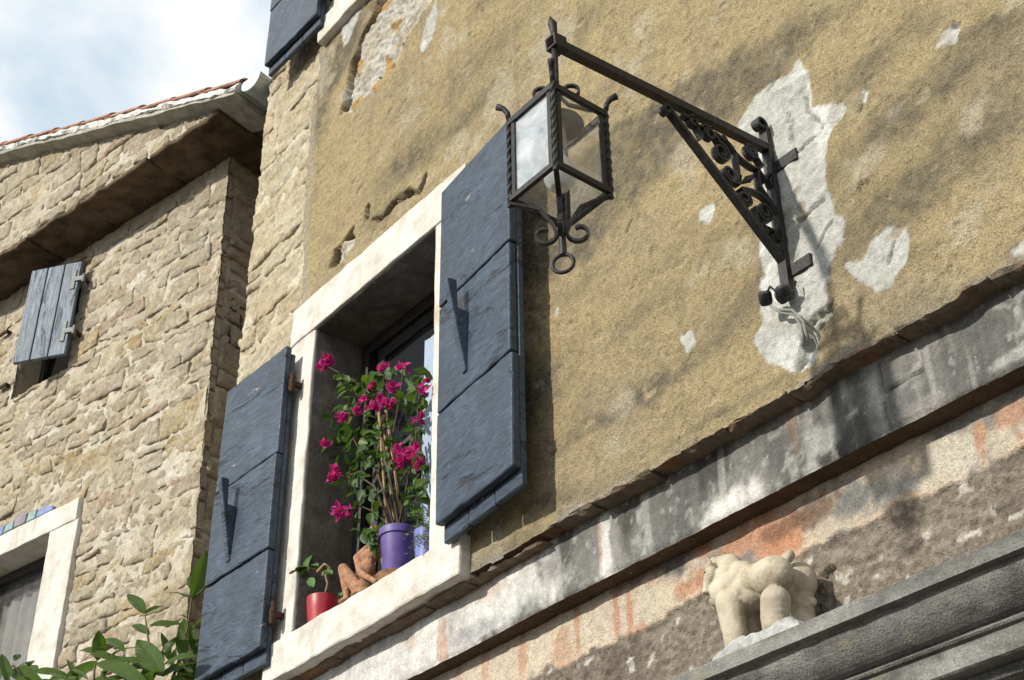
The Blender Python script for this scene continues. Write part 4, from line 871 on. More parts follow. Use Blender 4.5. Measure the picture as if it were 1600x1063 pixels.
for (cx, cy, r_, a0, turns, sg, tail) in (
 (207, 228, 17, 60, 1.4, 1, [(172, 205), (186, 214)]), (258, 266, 22, 60, 1.5, 1, [(214, 240), (236, 282)]), (296, 326, 30, 100, 1.6, -1, [(270, 262), (330, 312), (348, 372), (352, 420)]), (322, 396, 23, -60, 1.5, -1, [(352, 430), (356, 402)]),
 (394, 326, 22, 120, 1.5, 1, [(300, 272), (340, 330), (400, 376), (428, 372)]), (462, 424, 27, 200, 1.6, -1, [(412, 380), (418, 430), (450, 480), (492, 545)]), (370, 474, 23, 30, 1.5, -1, [(356, 440), (400, 452), (440, 478), (488, 552)]),
 (434, 516, 30, 200, 1.6, 1, [(402, 500), (416, 556), (460, 600)]), (484, 590, 24, 180, 1.5, 1, [(430, 560), (462, 612)]), (497, 645, 18, 180, 1.4, 1, [(462, 610), (480, 652)])):
    c = z7(cx, cy); ex_ = z7(cx+1, cy)-c; r = r_*1.0*.00116
    sp_ = [c+Vector((0, math.cos(R(a0)+sg*2*math.pi*turns*i/36), math.sin(R(a0)+sg*2*math.pi*turns*i/36)))*r*(1-.68*i/36) for i in range(37)]
    t = [z7(*p) for p in tail]
    path = []
    if len(t) > 2:
        for i in range(len(t)-1):
            p0, p1, p2, p3 = t[max(i-1, 0)], t[i], t[i+1], t[min(i+2, len(t)-1)]
            for k in range(6):
                s = k/6; path.append(.5*((2*p1)+(p2-p0)*s+(2*p0-5*p1+4*p2-p3)*s*s+(3*p1-p0-3*p2+p3)*s**3))
        path.append(t[-1])
    else: path = t
    # join the tail end nearest the curl
    if (path[0]-sp_[0]).length < (path[-1]-sp_[0]).length: path = path[::-1]
    sweep('scroll', path+sp_, rect(.022, .0075), MIRON, bk)
c = z7(385, 410); sweep('leaf_boss', [z7(362, 424), c, z7(412, 394)], circ(.012, 8), MIRON, bk, scales=[.2, 1, .2], smooth=True)
for u, v in ((1240, 243), (1262, 408)):
    p = W(u, v, MOUNT); bm = box_bm(LXP, p[0]+.014, MOUNT-.005, MOUNT+.012, p[2]-.022, p[2]+.022, .003, 1)
    lf_ = link('mounting_lug', bm_mesh('mounting_lug', bm), MIRON, bk); lathe('bolt', [(0, -.012), (.008, -.010), (.008, .0), (0, .0)], MIRON, bk, (0, 0, 0), 6).matrix_local = Matrix.Translation((p[0], MOUNT-.006, p[2])) @ Matrix.Rotation(R(90), 4, 'X')
# cable insulators and wire at the foot of the bracket
MCAB = plain('grey_cable', (.25, .25, .23), .6, .4); MBAK = plain('black_insulator', (.012, .012, .012), .35, .5)
ci = [W(u, v, y) for u, v, y in ((1196, 466, -.09), (1224, 458, -.07))]
cable = lf(tube('cable', [W(1196, 462, -.09), W(1203, 448, -.1), W(1212, 455, -.09), W(1226, 468, -.075), W(1240, 455, -.06), W(1243, 440, -.05)], .004, MBAK, lan))
tube('wire', [W(1203, 478, -.085), W(1215, 484, -.07), W(1238, 485, -.055), W(1255, 502, -.045), W(1262, 525, -.03), W(1262, 540, -.01)], .0045, MCAB, cable); tube('wire', [W(1205, 480, -.085), W(1220, 489, -.065), W(1240, 492, -.05), W(1251, 508, -.042), W(1257, 528, -.03), W(1256, 540, -.01)], .0035, MCAB, cable)
for c, s in ((ci[0], 1), (ci[1], 1.1)):
    o = lathe('insulator', [(0, .018), (.016, .018), (.019, .012), (.019, -.012), (.015, -.02), (0, -.02)], MBAK, cable); o.matrix_local = Matrix.Translation(c) @ Matrix.Rotation(R(40), 4, 'X') @ Matrix.Rotation(R(25), 4, 'Y') @ Matrix.Scale(s, 4)
# ---- lantern body
lc = Vector((LXP, tip.y, 0)); H_ = .088; ZT, ZB = 4.145, 3.872
body = lf(sweep('lantern_body', [lc+Vector((0, 0, 3.70)), lc+Vector((0, 0, 3.83))], circ(.009, 8), MIRON, lan))
tube('hanging_rod', [lc+Vector((0, 0, ZT+.0)), lc+Vector((0, 0, tip.z+.03))], .0085, MIRON, body)
tube('finial', [lc+Vector((0, 0, tip.z+.02)), lc+Vector((0, .0, tip.z+.045)), lc+Vector((0, -.004, tip.z+.072)), lc+Vector((0, -.012, tip.z+.092))], .013, MIRON, body, scales=[.6, .75, 1, .2])
for sx in (-1, 1):
    for sy in (-1, 1):
        p = lc+Vector((sx*H_, sy*H_, 0)); d = Vector((sx, sy, 0)).normalized()
        n = 40
        sweep('corner_post', [p+Vector((0, 0, ZB-.012+(ZT+.012-ZB+.012)*i/n)) for i in range(n+1)], rect(.0105, .0105), MIRON, body, twist=math.pi*5)
        sweep('corner_curl', [p+Vector((0, 0, ZT+.005)), p+Vector((0, 0, ZT+.025))+d*.003, p+Vector((0, 0, ZT+.042))+d*.014, p+Vector((0, 0, ZT+.050))+d*.03], circ(.009, 8), MIRON, body, scales=[.8, .8, .9, 1.1], smooth=True)
        q = [p+Vector((0, 0, ZB-.004)), p+Vector((0, 0, ZB-.012))-d*.03, p-d*.075+Vector((0, 0, ZB-.03)), lc+d*.022+Vector((0, 0, ZB-.075)), lc+d*.012+Vector((0, 0, ZB-.105))]
        cc = lc+d*.042+Vector((0, 0, ZB-.108)); hook = [cc+(-d*math.cos(t)-Vector((0, 0, 1))*math.sin(t))*(.030-.014*t/5.2) for t in [i*.35 for i in range(16)]]
        sweep('bottom_scroll', q+hook, rect(.013, .007), MIRON, body, hint=(-d.y, d.x, 0))
        tp = lc+d*.012+Vector((0, 0, ZT+.075)); cc = lc+d*.040+Vector((0, 0, ZT+.078))
        hook = [cc+(-d*math.cos(t)+Vector((0, 0, 1))*math.sin(t))*(.027-.013*t/5.2) for t in [i*.35 for i in range(16)]]
        sweep('top_scroll', [p+Vector((0, 0, ZT+.002)), lc+d*.08+Vector((0, 0, ZT+.012)), lc+d*.03+Vector((0, 0, ZT+.035)), lc+d*.013+Vector((0, 0, ZT+.06))]+hook, rect(.012, .006), MIRON, body, hint=(-d.y, d.x, 0))
for ax in (0, 1):
    for s in (-1, 1):
        off = Vector((0, s*(H_-.001), 0)) if ax == 0 else Vector((s*(H_-.001), 0, 0)); e = Vector((1, 0, 0)) if ax == 0 else Vector((0, 1, 0)); hb = Vector((0, 1, 0)) if ax == 0 else Vector((1, 0, 0))
        for z, hgt in ((ZT-.010, .018), (ZB+.010, .016)): sweep('frame_bar', [lc+off-e*(H_-.004)+Vector((0, 0, z)), lc+off+e*(H_-.004)+Vector((0, 0, z))], rect(.012, hgt), MIRON, body, hint=tuple(hb))
        for q in (-1, 1): sweep('frame_bar', [lc+off*.985+e*q*(H_-.017)+Vector((0, 0, ZB+.02)), lc+off*.985+e*q*(H_-.017)+Vector((0, 0, ZT-.02))], rect(.008, .013) if ax == 0 else rect(.008, .013), MIRON, body, hint=tuple(hb))
        a = lc+off*.97; V = [a+e*q*(H_-.012)+Vector((0, 0, z)) for q, z in ((-1, ZB+.005), (1, ZB+.005), (1, ZT-.005), (-1, ZT-.005))]; nn = hb*.003
        link('pane', mesh('pane', V+[v+nn for v in V], [(0, 1, 2, 3), (7, 6, 5, 4), (0, 4, 5, 1), (1, 5, 6, 2), (2, 6, 7, 3), (3, 7, 4, 0)]), MGDUST if ax == 0 and s < 0 else MGCLEAR, body)
lathe('reflector', [(.012, .012), (.03, .01), (.06, .0), (.068, -.006), (.066, -.007), (.03, .006), (.012, .008)], plain('enamel_reflector', (.13, .135, .135), .4, .5, .3, 30), body, tuple(lc+Vector((0, 0, ZT-.028))), 32)
lathe('lamp_holder', [(0, .02), (.018, .02), (.021, -.02), (.022, -.08), (0, -.08)], plain('porcelain_holder', (.45, .44, .38), .4, .5, .1), body, tuple(lc+Vector((0, 0, ZT-.04))), 20)
lathe('bulb', [(0, .0), (.016, .0), (.018, -.02), (.032, -.042), (.041, -.072), (.038, -.100), (.023, -.120), (0, -.126)], plain('frosted_bulb', (.78, .78, .74), .25, .5, .04), body, tuple(lc+Vector((0, 0, ZT-.118))), 24)
rc = lc+Vector((0, 0, 3.675)); sweep('ring', [rc+Vector((math.cos(R(35))*math.cos(t), math.sin(R(35))*math.cos(t), math.sin(t)))*.026 for t in [2*math.pi*i/28 for i in range(28)]], circ(.005, 8), MIRON, body, hint=(.57, -.82, 0), closed=True, smooth=True)

# bracket, cable and body were built in world coordinates

# ------------------------------------------------------------------ plants and ornaments
def leaf_mat(name, lo, hi, tr=.3, rough=.45, veins=False):
    m = Mt(name, rough, .4); o = m.n('ObjectInfo').outputs['Random']
    vc = m.n('VertexColor', layer_name='Col').outputs[0]
    n1 = m.noise(m.co('Object', rnd=True), 18, 4, .6)
    c = m.mix(n1, lo, hi); c = m.mix(1, c, vc, 'MULTIPLY')
    if veins:
        wv = m.n('TexWave', wave_type='BANDS', bands_direction='X', Scale=16, Distortion=.6, Detail=1); m.l(m.co('UV', (1, 1, 1)), wv.inputs['Vector'])
        c = m.mix(m.ramp(wv.outputs['Fac'], (.75, (0, 0, 0)), (.98, (.4, .4, .4))), c, (.20, .27, .09)); m.bump(wv.outputs['Fac'], -.004 if False else .004, .7)
    m.col(c); t = m.n('BsdfTranslucent'); m.l(m.mix(1, c, (1.5, 1.7, .7), 'MULTIPLY'), t.inputs[0]); x = m.n('MixShader'); x.inputs[0].default_value = tr
    m.l(m.b.outputs[0], x.inputs[1]); m.l(t.outputs[0], x.inputs[2]); m.l(x.outputs[0], m.t.nodes['Material Output'].inputs[0]); return m.m
def leaf_grid(L_, wd, curl, fold, wave, seed, n=10, k=4, sharp=1.0, rib=0):
    """leaf along +x, normal +z; returns verts, faces, uv"""
    rg = random.Random(seed); V = []; F = []; U = []
    ph = rg.uniform(0, 6)
    for i in range(n+1):
        t = i/n; wv = wd/2*(math.sin(math.pi*t**(.85*sharp))**.85 if 0 < t < 1 else .02); x = L_*math.sin(curl*t+1e-6)/max(curl, 1e-6); zz = -L_*(1-math.cos(curl*t))/max(curl, 1e-6)
        for j in range(-k//2, k//2+1):
            s = j/(k/2); V.append((x, wv*s, zz+abs(s)*wv*fold+wave*wv*math.sin(9*t+ph)*abs(s)+rib*wd*math.sin(70*(t-.14*abs(s)))*math.sin(math.pi*min(abs(s), 1)))); U.append((t, .5+abs(s)*.1+s*.0))
    c = k+1
    for i in range(n):
        for j in range(k): F.append((i*c+j, (i+1)*c+j, (i+1)*c+j+1, i*c+j+1))
    return V, F, U
def basis(d, nrm):
    d = Vector(d).normalized(); nrm = Vector(nrm); z = (nrm-d*nrm.dot(d))
    if z.length < 1e-3: z = Vector((0, 0, 1))
    z.normalize(); y = z.cross(d); return Matrix((d, y, z)).transposed()
class Joined:
    def __init__(s): s.V = []; s.F = []; s.C = []
    def add(s, V, F, Mx, loc, col):
        n = len(s.V); loc = Vector(loc)
        for v in V: s.V.append(Mx @ Vector(v)+loc); s.C.append(col)
        s.F += [tuple(i+n for i in f) for f in F]
    def build(s, name, mat, parent, org):
        me = mesh(name, [v-Vector(org) for v in s.V], s.F, True); ca = me.color_attributes.new('Col', 'FLOAT_COLOR', 'POINT')
        ca.data.foreach_set('color', np.array([(*c, 1) for c in s.C], np.float32).ravel()); return link(name, me, mat, parent)
def white(me):
    ca = me.color_attributes.new('Col', 'FLOAT_COLOR', 'POINT'); ca.data.foreach_set('color', np.ones(len(me.vertices)*4, np.float32))

# --- leafy shrub in front of the stone house
MLOQ = leaf_mat('glossy_shrub_leaf', (.038, .08, .012), (.11, .18, .03), .28, .3, True); MTWIG = plain('green_brown_twig', (.12, .10, .06), .8, .2)
TR = LO+LX*LP(170, 1500, -.5)[0]+LY*(-.5); TR[2] = 0
shrub = empty('leafy_shrub', tuple(TR)); tag(shrub, 'green shrub with large glossy ribbed leaves in front of the stone house', 'shrub')
TRV = Vector(TR)
def lw3(zx, zy, y): q = LP(zx/3.29, 740+zy/3.29, y); return Vector(LO+LX*q[0]+LY*q[1])+Vector((0, 0, q[2]))
rng = random.Random(77)
LEAVES = [(745, 722, 648, 578, 62, 0), (750, 722, 842, 655, 38, 0), (768, 782, 928, 748, 46, 0), (770, 828, 664, 748, 46, 0), (986, 642, 1096, 384, 98, 1), (976, 642, 846, 570, 40, 1), (1086, 545, 1086, 438, 36, 1), (984, 602, 964, 488, 30, 1), (945, 880, 940, 738, 62, 1), (975, 815, 1068, 703, 58, 1), (500, 962, 522, 784, 70, 2), (490, 965, 318, 1056, 102, 2), (500, 975, 756, 1015, 86, 2), (835, 1042, 692, 832, 112, 0), (718, 902, 572, 872, 46, 0), (782, 995, 732, 882, 74, 0), (892, 985, 890, 892, 62, 1), (920, 975, 1066, 872, 84, 1), (838, 1046, 922, 958, 52, 0), (998, 1016, 1012, 918, 72, 1), (890, 1056, 1046, 1028, 62, 1), (540, 1066, 668, 1024, 52, 2), (30, 1070, 22, 906, 60, 3), (58, 1010, 218, 1068, 84, 3), (72, 962, 108, 920, 34, 3), (112, 1046, 62, 998, 40, 3), (400, 1066, 348, 940, 30, 2), (782, 1070, 776, 978, 72, 0), (1040, 950, 990, 870, 50, 1), (600, 1010, 500, 985, 60, 2), (1010, 1060, 930, 1010, 60, 1), (240, 1075, 330, 1030, 50, 3), (700, 1075, 610, 1030, 60, 2), (960, 745, 915, 710, 30, 1), (300, 1090, 380, 1010, 60, 3), (160, 1090, 120, 1010, 46, 3), (640, 1080, 720, 1030, 70, 0), (860, 1075, 960, 1045, 60, 0), (560, 1090, 470, 1040, 60, 2), (930, 1060, 1040, 985, 60, 1), (720, 985, 640, 940, 50, 0), (0, 1060, -60, 960, 60, 3), (1000, 930, 1060, 850, 50, 1), (450, 1060, 360, 985, 40, 2)]
rq = random.Random(5)
for _ in range(34):
    if rq.random() < .75: x_, y_ = rq.uniform(430, 1040), rq.uniform(900, 1090); b_ = 2 if x_ < 620 else 0 if x_ < 840 else 1
    else: x_, y_ = rq.uniform(-40, 200), rq.uniform(1000, 1090); b_ = 3
    a_ = rq.uniform(-2.9, -.2); l_ = rq.uniform(110, 230); LEAVES.append((x_, y_, x_+l_*math.cos(a_), y_+l_*math.sin(a_)*.75, rq.uniform(36, 62), b_))
dep = {0: -.50, 1: -.34, 2: -.62, 3: -.70}
for i, (x0, y0, x1, y1, wd, b) in enumerate(LEAVES):
    yb = dep[b]+rng.uniform(-.06, .06); a = lw3(x0, y0, yb); t = lw3(x1, y1, yb+rng.uniform(-.07, .07)); d = t-a; Ln = d.length
    Wd = wd/3.29*(a-Vector(CAM)).length/2274*1.02
    view = (Vector(CAM)-a).normalized(); nrm = (Vector((0, -.15, 1))*.75+view*rng.uniform(.35, .9)+Vector((rng.uniform(-.4, .4), rng.uniform(-.4, .4), 0)))
    V, F, U = leaf_grid(Ln*1.04, Wd, rng.uniform(.25, .7), rng.uniform(.15, .4), .10, i, 56, 8, .9, .022)
    me = mesh('leaf', V, F, True); uv = me.uv_layers.new(name='UVMap')
    for lp_ in me.loops: uv.data[lp_.index].uv = (U[lp_.vertex_index][0]+abs(U[lp_.vertex_index][1]-.5)*-1.6, U[lp_.vertex_index][1])
    white(me); o = link('leaf', me, MLOQ, shrub); o.matrix_local = Matrix.Translation(a-TRV) @ basis(d, nrm).to_4x4()
jn = lw3(430, 1500, -.5)-TRV
tube('trunk', [Vector((0, 0, -.05)), Vector((.05, .02, 1.2)), Vector((.02, -.03, 2.4)), jn], .03, MTWIG, shrub, 10, [1.3, 1.1, .9, .7])
for pts, b in (([(745, 720), (752, 780), (762, 850), (778, 990), (790, 1100)], 0), ([(1085, 545), (1040, 600), (986, 642), (970, 760), (948, 880), (915, 980), (870, 1100)], 1), ([(495, 962), (486, 1010), (480, 1110)], 2), ([(110, 1040), (70, 985), (40, 1020), (50, 1110)], 3), ([(540, 1066), (520, 1110)], 2)):
    P = [lw3(x, y, dep[b])-TRV for x, y in pts]; n_ = len(P)+1; tube('stem', P+[jn], .006, MTWIG, shrub, 8, [.5+.9*i/(n_-1) for i in range(n_)])

# --- bougainvillea in a purple pot
MBLEAF = leaf_mat('bougainvillea_leaf', (.028, .058, .016), (.07, .125, .03), .3, .5); MBRACT = leaf_mat('magenta_bract', (.33, .010, .16), (.55, .03, .30), .35, .7)
MCANE = plain('bamboo_cane', (.30, .21, .11), .7, .2, .3, 40); MSTEM = plain('woody_stem', (.10, .075, .05), .9, .1)
YP = .0
pr_ = W(623, 831, YP); PX = pr_[0]; bo = Vector((PX, YP, OZ0))
sc_h = .022
MTERRA = plain('terracotta', (.34, .185, .11), .95, .1, .4, 45, .008)
sc = lathe('plant_saucer', [(0, 0), (.062, 0), (.078, .02), (.080, .024), (.074, .022), (.06, .008), (0, .008)], MTERRA, None, (PX, YP, OZ0+.001), 36); tag(sc, 'terracotta saucer under the purple flower pot', 'saucer')
bou = empty('potted_bougainvillea', (PX, YP, OZ0+.009)); tag(bou, 'bougainvillea with magenta flowers on canes in a purple pot on the window sill', 'potted plant')
PH = float(pr_[2]-OZ0-.009); print('purple pot height', PH, 'at', PX)
pot = lathe('pot', [(0, 0), (.050, 0), (.052, .004), (.066, PH-.03), (.072, PH-.028), (.074, PH-.004), (.073, PH), (.068, PH), (.064, PH-.02), (0, PH-.022)], plain('purple_plastic', (.105, .07, .25), .5, .4, .3, 14, .0015), bou, n=40)
lathe('soil', [(0, 0), (.063, 0)], plain('potting_soil', (.03, .02, .013), .95, .05), bou, (0, 0, PH-.019), 20)
ORG_ = Vector((PX, YP, OZ0+.009))
for a, b, ya, yb in (((603, 640), (634, 806), .02, .02), ((592, 642), (603, 822), .0, -.01), ((598, 650), (616, 812), .05, .03)):
    p, q = Vector(W(*a, ya)), Vector(W(*b, yb)); q = Vector((min(max(q.x, PX-.05), PX+.05), yb, OZ0+PH-.03)); tube('cane', [p-ORG_, (p+q)/2-ORG_, q-ORG_], .0055, MCANE, bou, 8)
rng = random.Random(3); J = Joined()
HEART = [(0, 0, 0), (.12, .26, .03), (.38, .36, .05), (.70, .22, .03), (1, 0, -.04), (.70, -.22, .03), (.38, -.36, .05), (.12, -.26, .03), (.45, 0, -.03)]
HF = [(8, 0, 1), (8, 1, 2), (8, 2, 3), (8, 3, 4), (8, 4, 5), (8, 5, 6), (8, 6, 7), (8, 7, 0)]
def leafball(u, v, ru, rv, n, y0=-.05, y1=.12, smin=.036, smax=.062, hang=0):
    for _ in range(n):
        a = rng.uniform(0, 6.283); r = math.sqrt(rng.random()); y = rng.uniform(y0, y1)
        p = W(u+ru*r*math.cos(a), v+rv*r*math.sin(a), y)
        if p[2] < OZ0+.03 or p[0] > OX1-.02: continue
        d = Vector((rng.uniform(-1, 1), rng.uniform(-1, .5), rng.uniform(-1.0-hang, .35))); nn = Vector((rng.uniform(-.7, .7), rng.uniform(-1.2, .1), rng.uniform(.1, 1)))
        s = rng.uniform(smin, smax); k = rng.uniform(.65, 1.5); yel = rng.random() < .12
        J.add([(x*s, yy*s, z*s*(1+rng.random()*2)) for x, yy, z in HEART], HF, basis(d, nn), p, (k*(1.7 if yel else 1), k*(1.3 if yel else 1), k*.9))
for q in ((545, 592, 16, 14, 9), (560, 612, 28, 18, 22), (585, 596, 30, 18, 22), (620, 588, 34, 18, 26), (655, 600, 18, 26, 22), (640, 625, 30, 22, 24), (552, 652, 34, 26, 34), (535, 690, 24, 24, 24), (575, 690, 30, 28, 34), (560, 730, 30, 26, 30), (545, 755, 16, 20, 10), (600, 665, 20, 24, 14), (648, 685, 22, 26, 20), (655, 740, 18, 28, 24), (640, 770, 26, 22, 20), (605, 730, 22, 30, 14), (620, 700, 24, 20, 10)): leafball(*q[:4], int(q[4]*.9))
leafball(575, 800, 20, 42, 34, -.06, .04, .036, .055, 1.5); leafball(588, 845, 10, 18, 10, -.07, -.02, .03, .045, 1.5); leafball(655, 795, 16, 14, 8); leafball(581, 838, 9, 14, 16, -.09, -.05, .03, .045, 1.2)
tag(J.build('leaves', MBLEAF, bou, ORG_), kind='stuff')
CL = [(506, 570, 12), (516, 566, 8), (535, 653, 11), (510, 694, 6), (523, 746, 9), (526, 734, 6), (527, 798, 6), (536, 806, 8), (548, 800, 4), (597, 578, 6), (629, 573, 5), (582, 605, 4), (616, 606, 10), (570, 625, 5), (600, 626, 9), (586, 637, 9), (560, 646, 7), (612, 633, 6), (655, 654, 5), (663, 600, 5), (637, 714, 14), (648, 706, 10), (626, 722, 9), (658, 724, 7), (624, 703, 6), (664, 612, 4)]
for u, v, n in CL:
    y = rng.uniform(-.09, -.03); c = Vector(W(u, v, y)); K = Joined()
    for _ in range(n*2):
        a = Vector((rng.gauss(0, 1), rng.gauss(0, 1), rng.gauss(0, 1))).normalized()*rng.uniform(.004, .011+.0016*n); s = rng.uniform(.024, .034)
        d = Vector((rng.uniform(-1, 1), rng.uniform(-1, .4), rng.uniform(-.6, 1))); nn = Vector((rng.uniform(-1, 1), rng.uniform(-1, 0), rng.uniform(-.2, 1))); k = rng.uniform(.75, 1.25)
        K.add([(x*s, yy*s*1.0, z*s*2.5) for x, yy, z in HEART], HF, basis(d, nn), c+a, (k, k, k))
    K.build('flower_cluster', MBRACT, bou, ORG_)
base = Vector((0, 0, PH-.02))
for i, pts in enumerate(([(618, 800), (600, 700), (585, 620), (545, 590), (510, 572)], [(620, 800), (590, 740), (560, 700), (535, 655)], [(620, 805), (585, 760), (555, 740), (525, 745)], [(625, 800), (640, 740), (650, 690), (655, 620), (662, 600)], [(620, 805), (605, 720), (600, 640), (600, 580)], [(612, 815), (585, 800), (560, 790), (535, 800)], [(622, 802), (612, 690), (625, 620), (630, 575)], [(625, 800), (610, 775), (640, 730), (640, 715)])):
    P = [base+Vector((rng.uniform(-.02, .02), rng.uniform(-.02, .02), 0))]+[Vector(W(u, v, rng.uniform(-.04, .05)))-ORG_ for u, v in pts[1:]]
    tube('stem', P, .0042, MSTEM, bou, 6, [1.3-.9*k/(len(P)-1) for k in range(len(P))])

# --- bushy little plant in a lilac-blue pot
bx = float(W(671, 838, .03)[0]); bp = empty('potted_herb', (bx, .03, OZ0)); tag(bp, 'needle leaved herb in a lilac blue pot beside the purple pot', 'potted plant')
BH = float(W(662, 838, .03)[2]-OZ0); lathe('pot', [(0, 0), (.045, 0), (.056, BH-.01), (.058, BH), (.053, BH), (.05, BH-.015), (0, BH-.016)], plain('lilac_blue_glaze', (.17, .20, .50), .4, .4, .08, 8, .0005), bp, n=32)
J = Joined(); rng = random.Random(9)
for i in range(34):
    a0 = Vector((bx+rng.uniform(-.03, .03), .03+rng.uniform(-.03, .03), OZ0+BH-.02)); 
    if i % 3 == 0: tg = Vector(W(rng.uniform(632, 668), rng.uniform(840, 872), rng.uniform(-.09, -.04)))
    else: tg = Vector(W(rng.uniform(640, 668), rng.uniform(785, 835), rng.uniform(-.06, .04)))
    mid = (a0+tg)/2+Vector((0, 0, .05))
    for k in range(26):
        t = .2+.8*k/25; p = a0*(1-t)**2+mid*2*t*(1-t)+tg*t*t; d = Vector((rng.uniform(-1, 1), rng.uniform(-1, 1), rng.uniform(-.2, 1))); s = rng.uniform(.014, .024)
        J.add([(0, 0, 0), (s*.5, s*.09, 0), (s, 0, 0), (s*.5, -s*.09, 0)], [(0, 1, 2, 3)], basis(d, (0, -1, .3)), p, (rng.uniform(.8, 1.5),)*3)
tag(J.build('needles', leaf_mat('herb_needle', (.05, .075, .025), (.11, .14, .05), .2, .6), bp, (bx, .03, OZ0)), kind='stuff')

# --- succulent in a red pot
rp_ = W(505, 936, -.01); RX = float(rp_[0]); RH = float(rp_[2]-OZ0); print('red pot', RX, RH)
su = empty('potted_succulent', (RX, -.01, OZ0)); tag(su, 'leggy succulent in a small red pot on the window sill', 'potted plant')
lathe('pot', [(0, 0), (.046, 0), (.052, .006), (.060, RH*.55), (.064, RH-.004), (.063, RH), (.058, RH), (.055, RH-.014), (0, RH-.016)], plain('red_glaze', (.33, .012, .022), .42, .5, .3, 14, .0015), su, n=36)
lathe('soil', [(0, 0), (.055, 0)], plain('dark_soil', (.02, .015, .01), .95, .05), su, (0, 0, RH-.013), 20)
MSUC = leaf_mat('succulent_leaf', (.05, .11, .03), (.12, .21, .06), .12, .4); SO = Vector((RX, -.01, OZ0))
zz5 = lambda x, y, Y: Vector(W(430+x/2.311, 540+y/2.311, Y))-SO
tube('stem', [Vector((.0, .0, RH-.02)), zz5(190, 860, -.01), zz5(180, 822, -.02), zz5(150, 806, -.03), zz5(122, 800, -.04)], .005, MCANE, su, 8); tube('stem', [zz5(186, 850, -.01), zz5(195, 800, -.02), zz5(178, 790, -.03), zz5(152, 818, -.04)], .0065, MCANE, su, 8)
rng = random.Random(15)
for cx, cy, tips, Y in ((118, 800, ((120, 734), (48, 806), (84, 768), (92, 828), (128, 820), (150, 776), (108, 762), (70, 790), (140, 800)), -.04), (178, 812, ((192, 796), (188, 826), (166, 828), (204, 812)), -.03), (240, 905, ((232, 884), (250, 882), (242, 915), (256, 900)), -.03), (124, 838, ((122, 860), (130, 856)), -.04)):
    c = zz5(cx, cy, Y)
    for tx, ty in tips:
        t = zz5(tx, ty, Y+rng.uniform(-.03, .03)); d = t-c; V, F, _ = leaf_grid(d.length, d.length*.34+.004, .5, .25, 0, 5, 8, 4, 1.5)
        V2 = [(x, y, z-.006*math.sin(math.pi*min(1, max(0, x/max(d.length, .01))))) for x, y, z in V]; n0 = len(V)
        me = mesh('leaf', V+V2, F+[tuple(i+n0 for i in f[::-1]) for f in F], True); white(me); o = link('leaf', me, MSUC, su); o.matrix_local = Matrix.Translation(c) @ basis(d, (rng.uniform(-.3, .3), -.5, 1)).to_4x4()

# --- terracotta seated figure
zf = lambda x, y, Y: Vector(W(430+x/2.311, 540+y/2.311, Y))
fb = zf(300, 890, -.03); fb.z = OZ0
def fz(x, y, Y): return zf(x, y, Y)-fb
neck = fz(350, 725, .0); sh1, sh2 = fz(298, 768, -.03), fz(392, 752, .03); hip = Vector((fz(345, 850, .0).x, .0, .035))
kn, ft = fz(246, 806, -.05), fz(262, 900, -.05); ft.z = .012; kn2, ft2 = fz(290, 850, -.03), fz(310, 890, -.055); el, hd = fz(308, 822, -.05), fz(362, 852, -.06)
fig = blob('figurine', [(hip, (.038, .035, .036)), (hip.lerp(neck, .45), (.036, .028, .04)), (hip.lerp(neck, .75), (.044, .028, .032)), (neck, .013, fz(352, 690, .0), .012), (fz(356, 672, .0), (.02, .022, .025)),
  (neck.lerp(sh1, .3), .02, sh1, .018), (neck.lerp(sh2, .3), .02, sh2, .018), (sh1, .017, el, .0145), (el, .014, hd, .010), (hd, (.014, .010, .010)), (sh2, .017, fz(400, 810, .02), .014), (fz(400, 810, .02), .014, fz(380, 860, -.03), .01),
  (hip+Vector((-.01, -.02, 0)), .026, kn, .021), (kn, .021, ft, .013), (ft+Vector((-.015, -.012, -.002)), (.026, .014, .010)), (hip+Vector((.0, .015, -.01)), .024, kn2, .019), (kn2, .018, ft2, .012), (Vector((hip.x+.0, 0, .012)), (.055, .045, .012))], .0045, MTERRA, None, 4, fb)
tag(fig, 'terracotta figurine of a seated figure with drawn up knee beside the red pot', 'figurine')

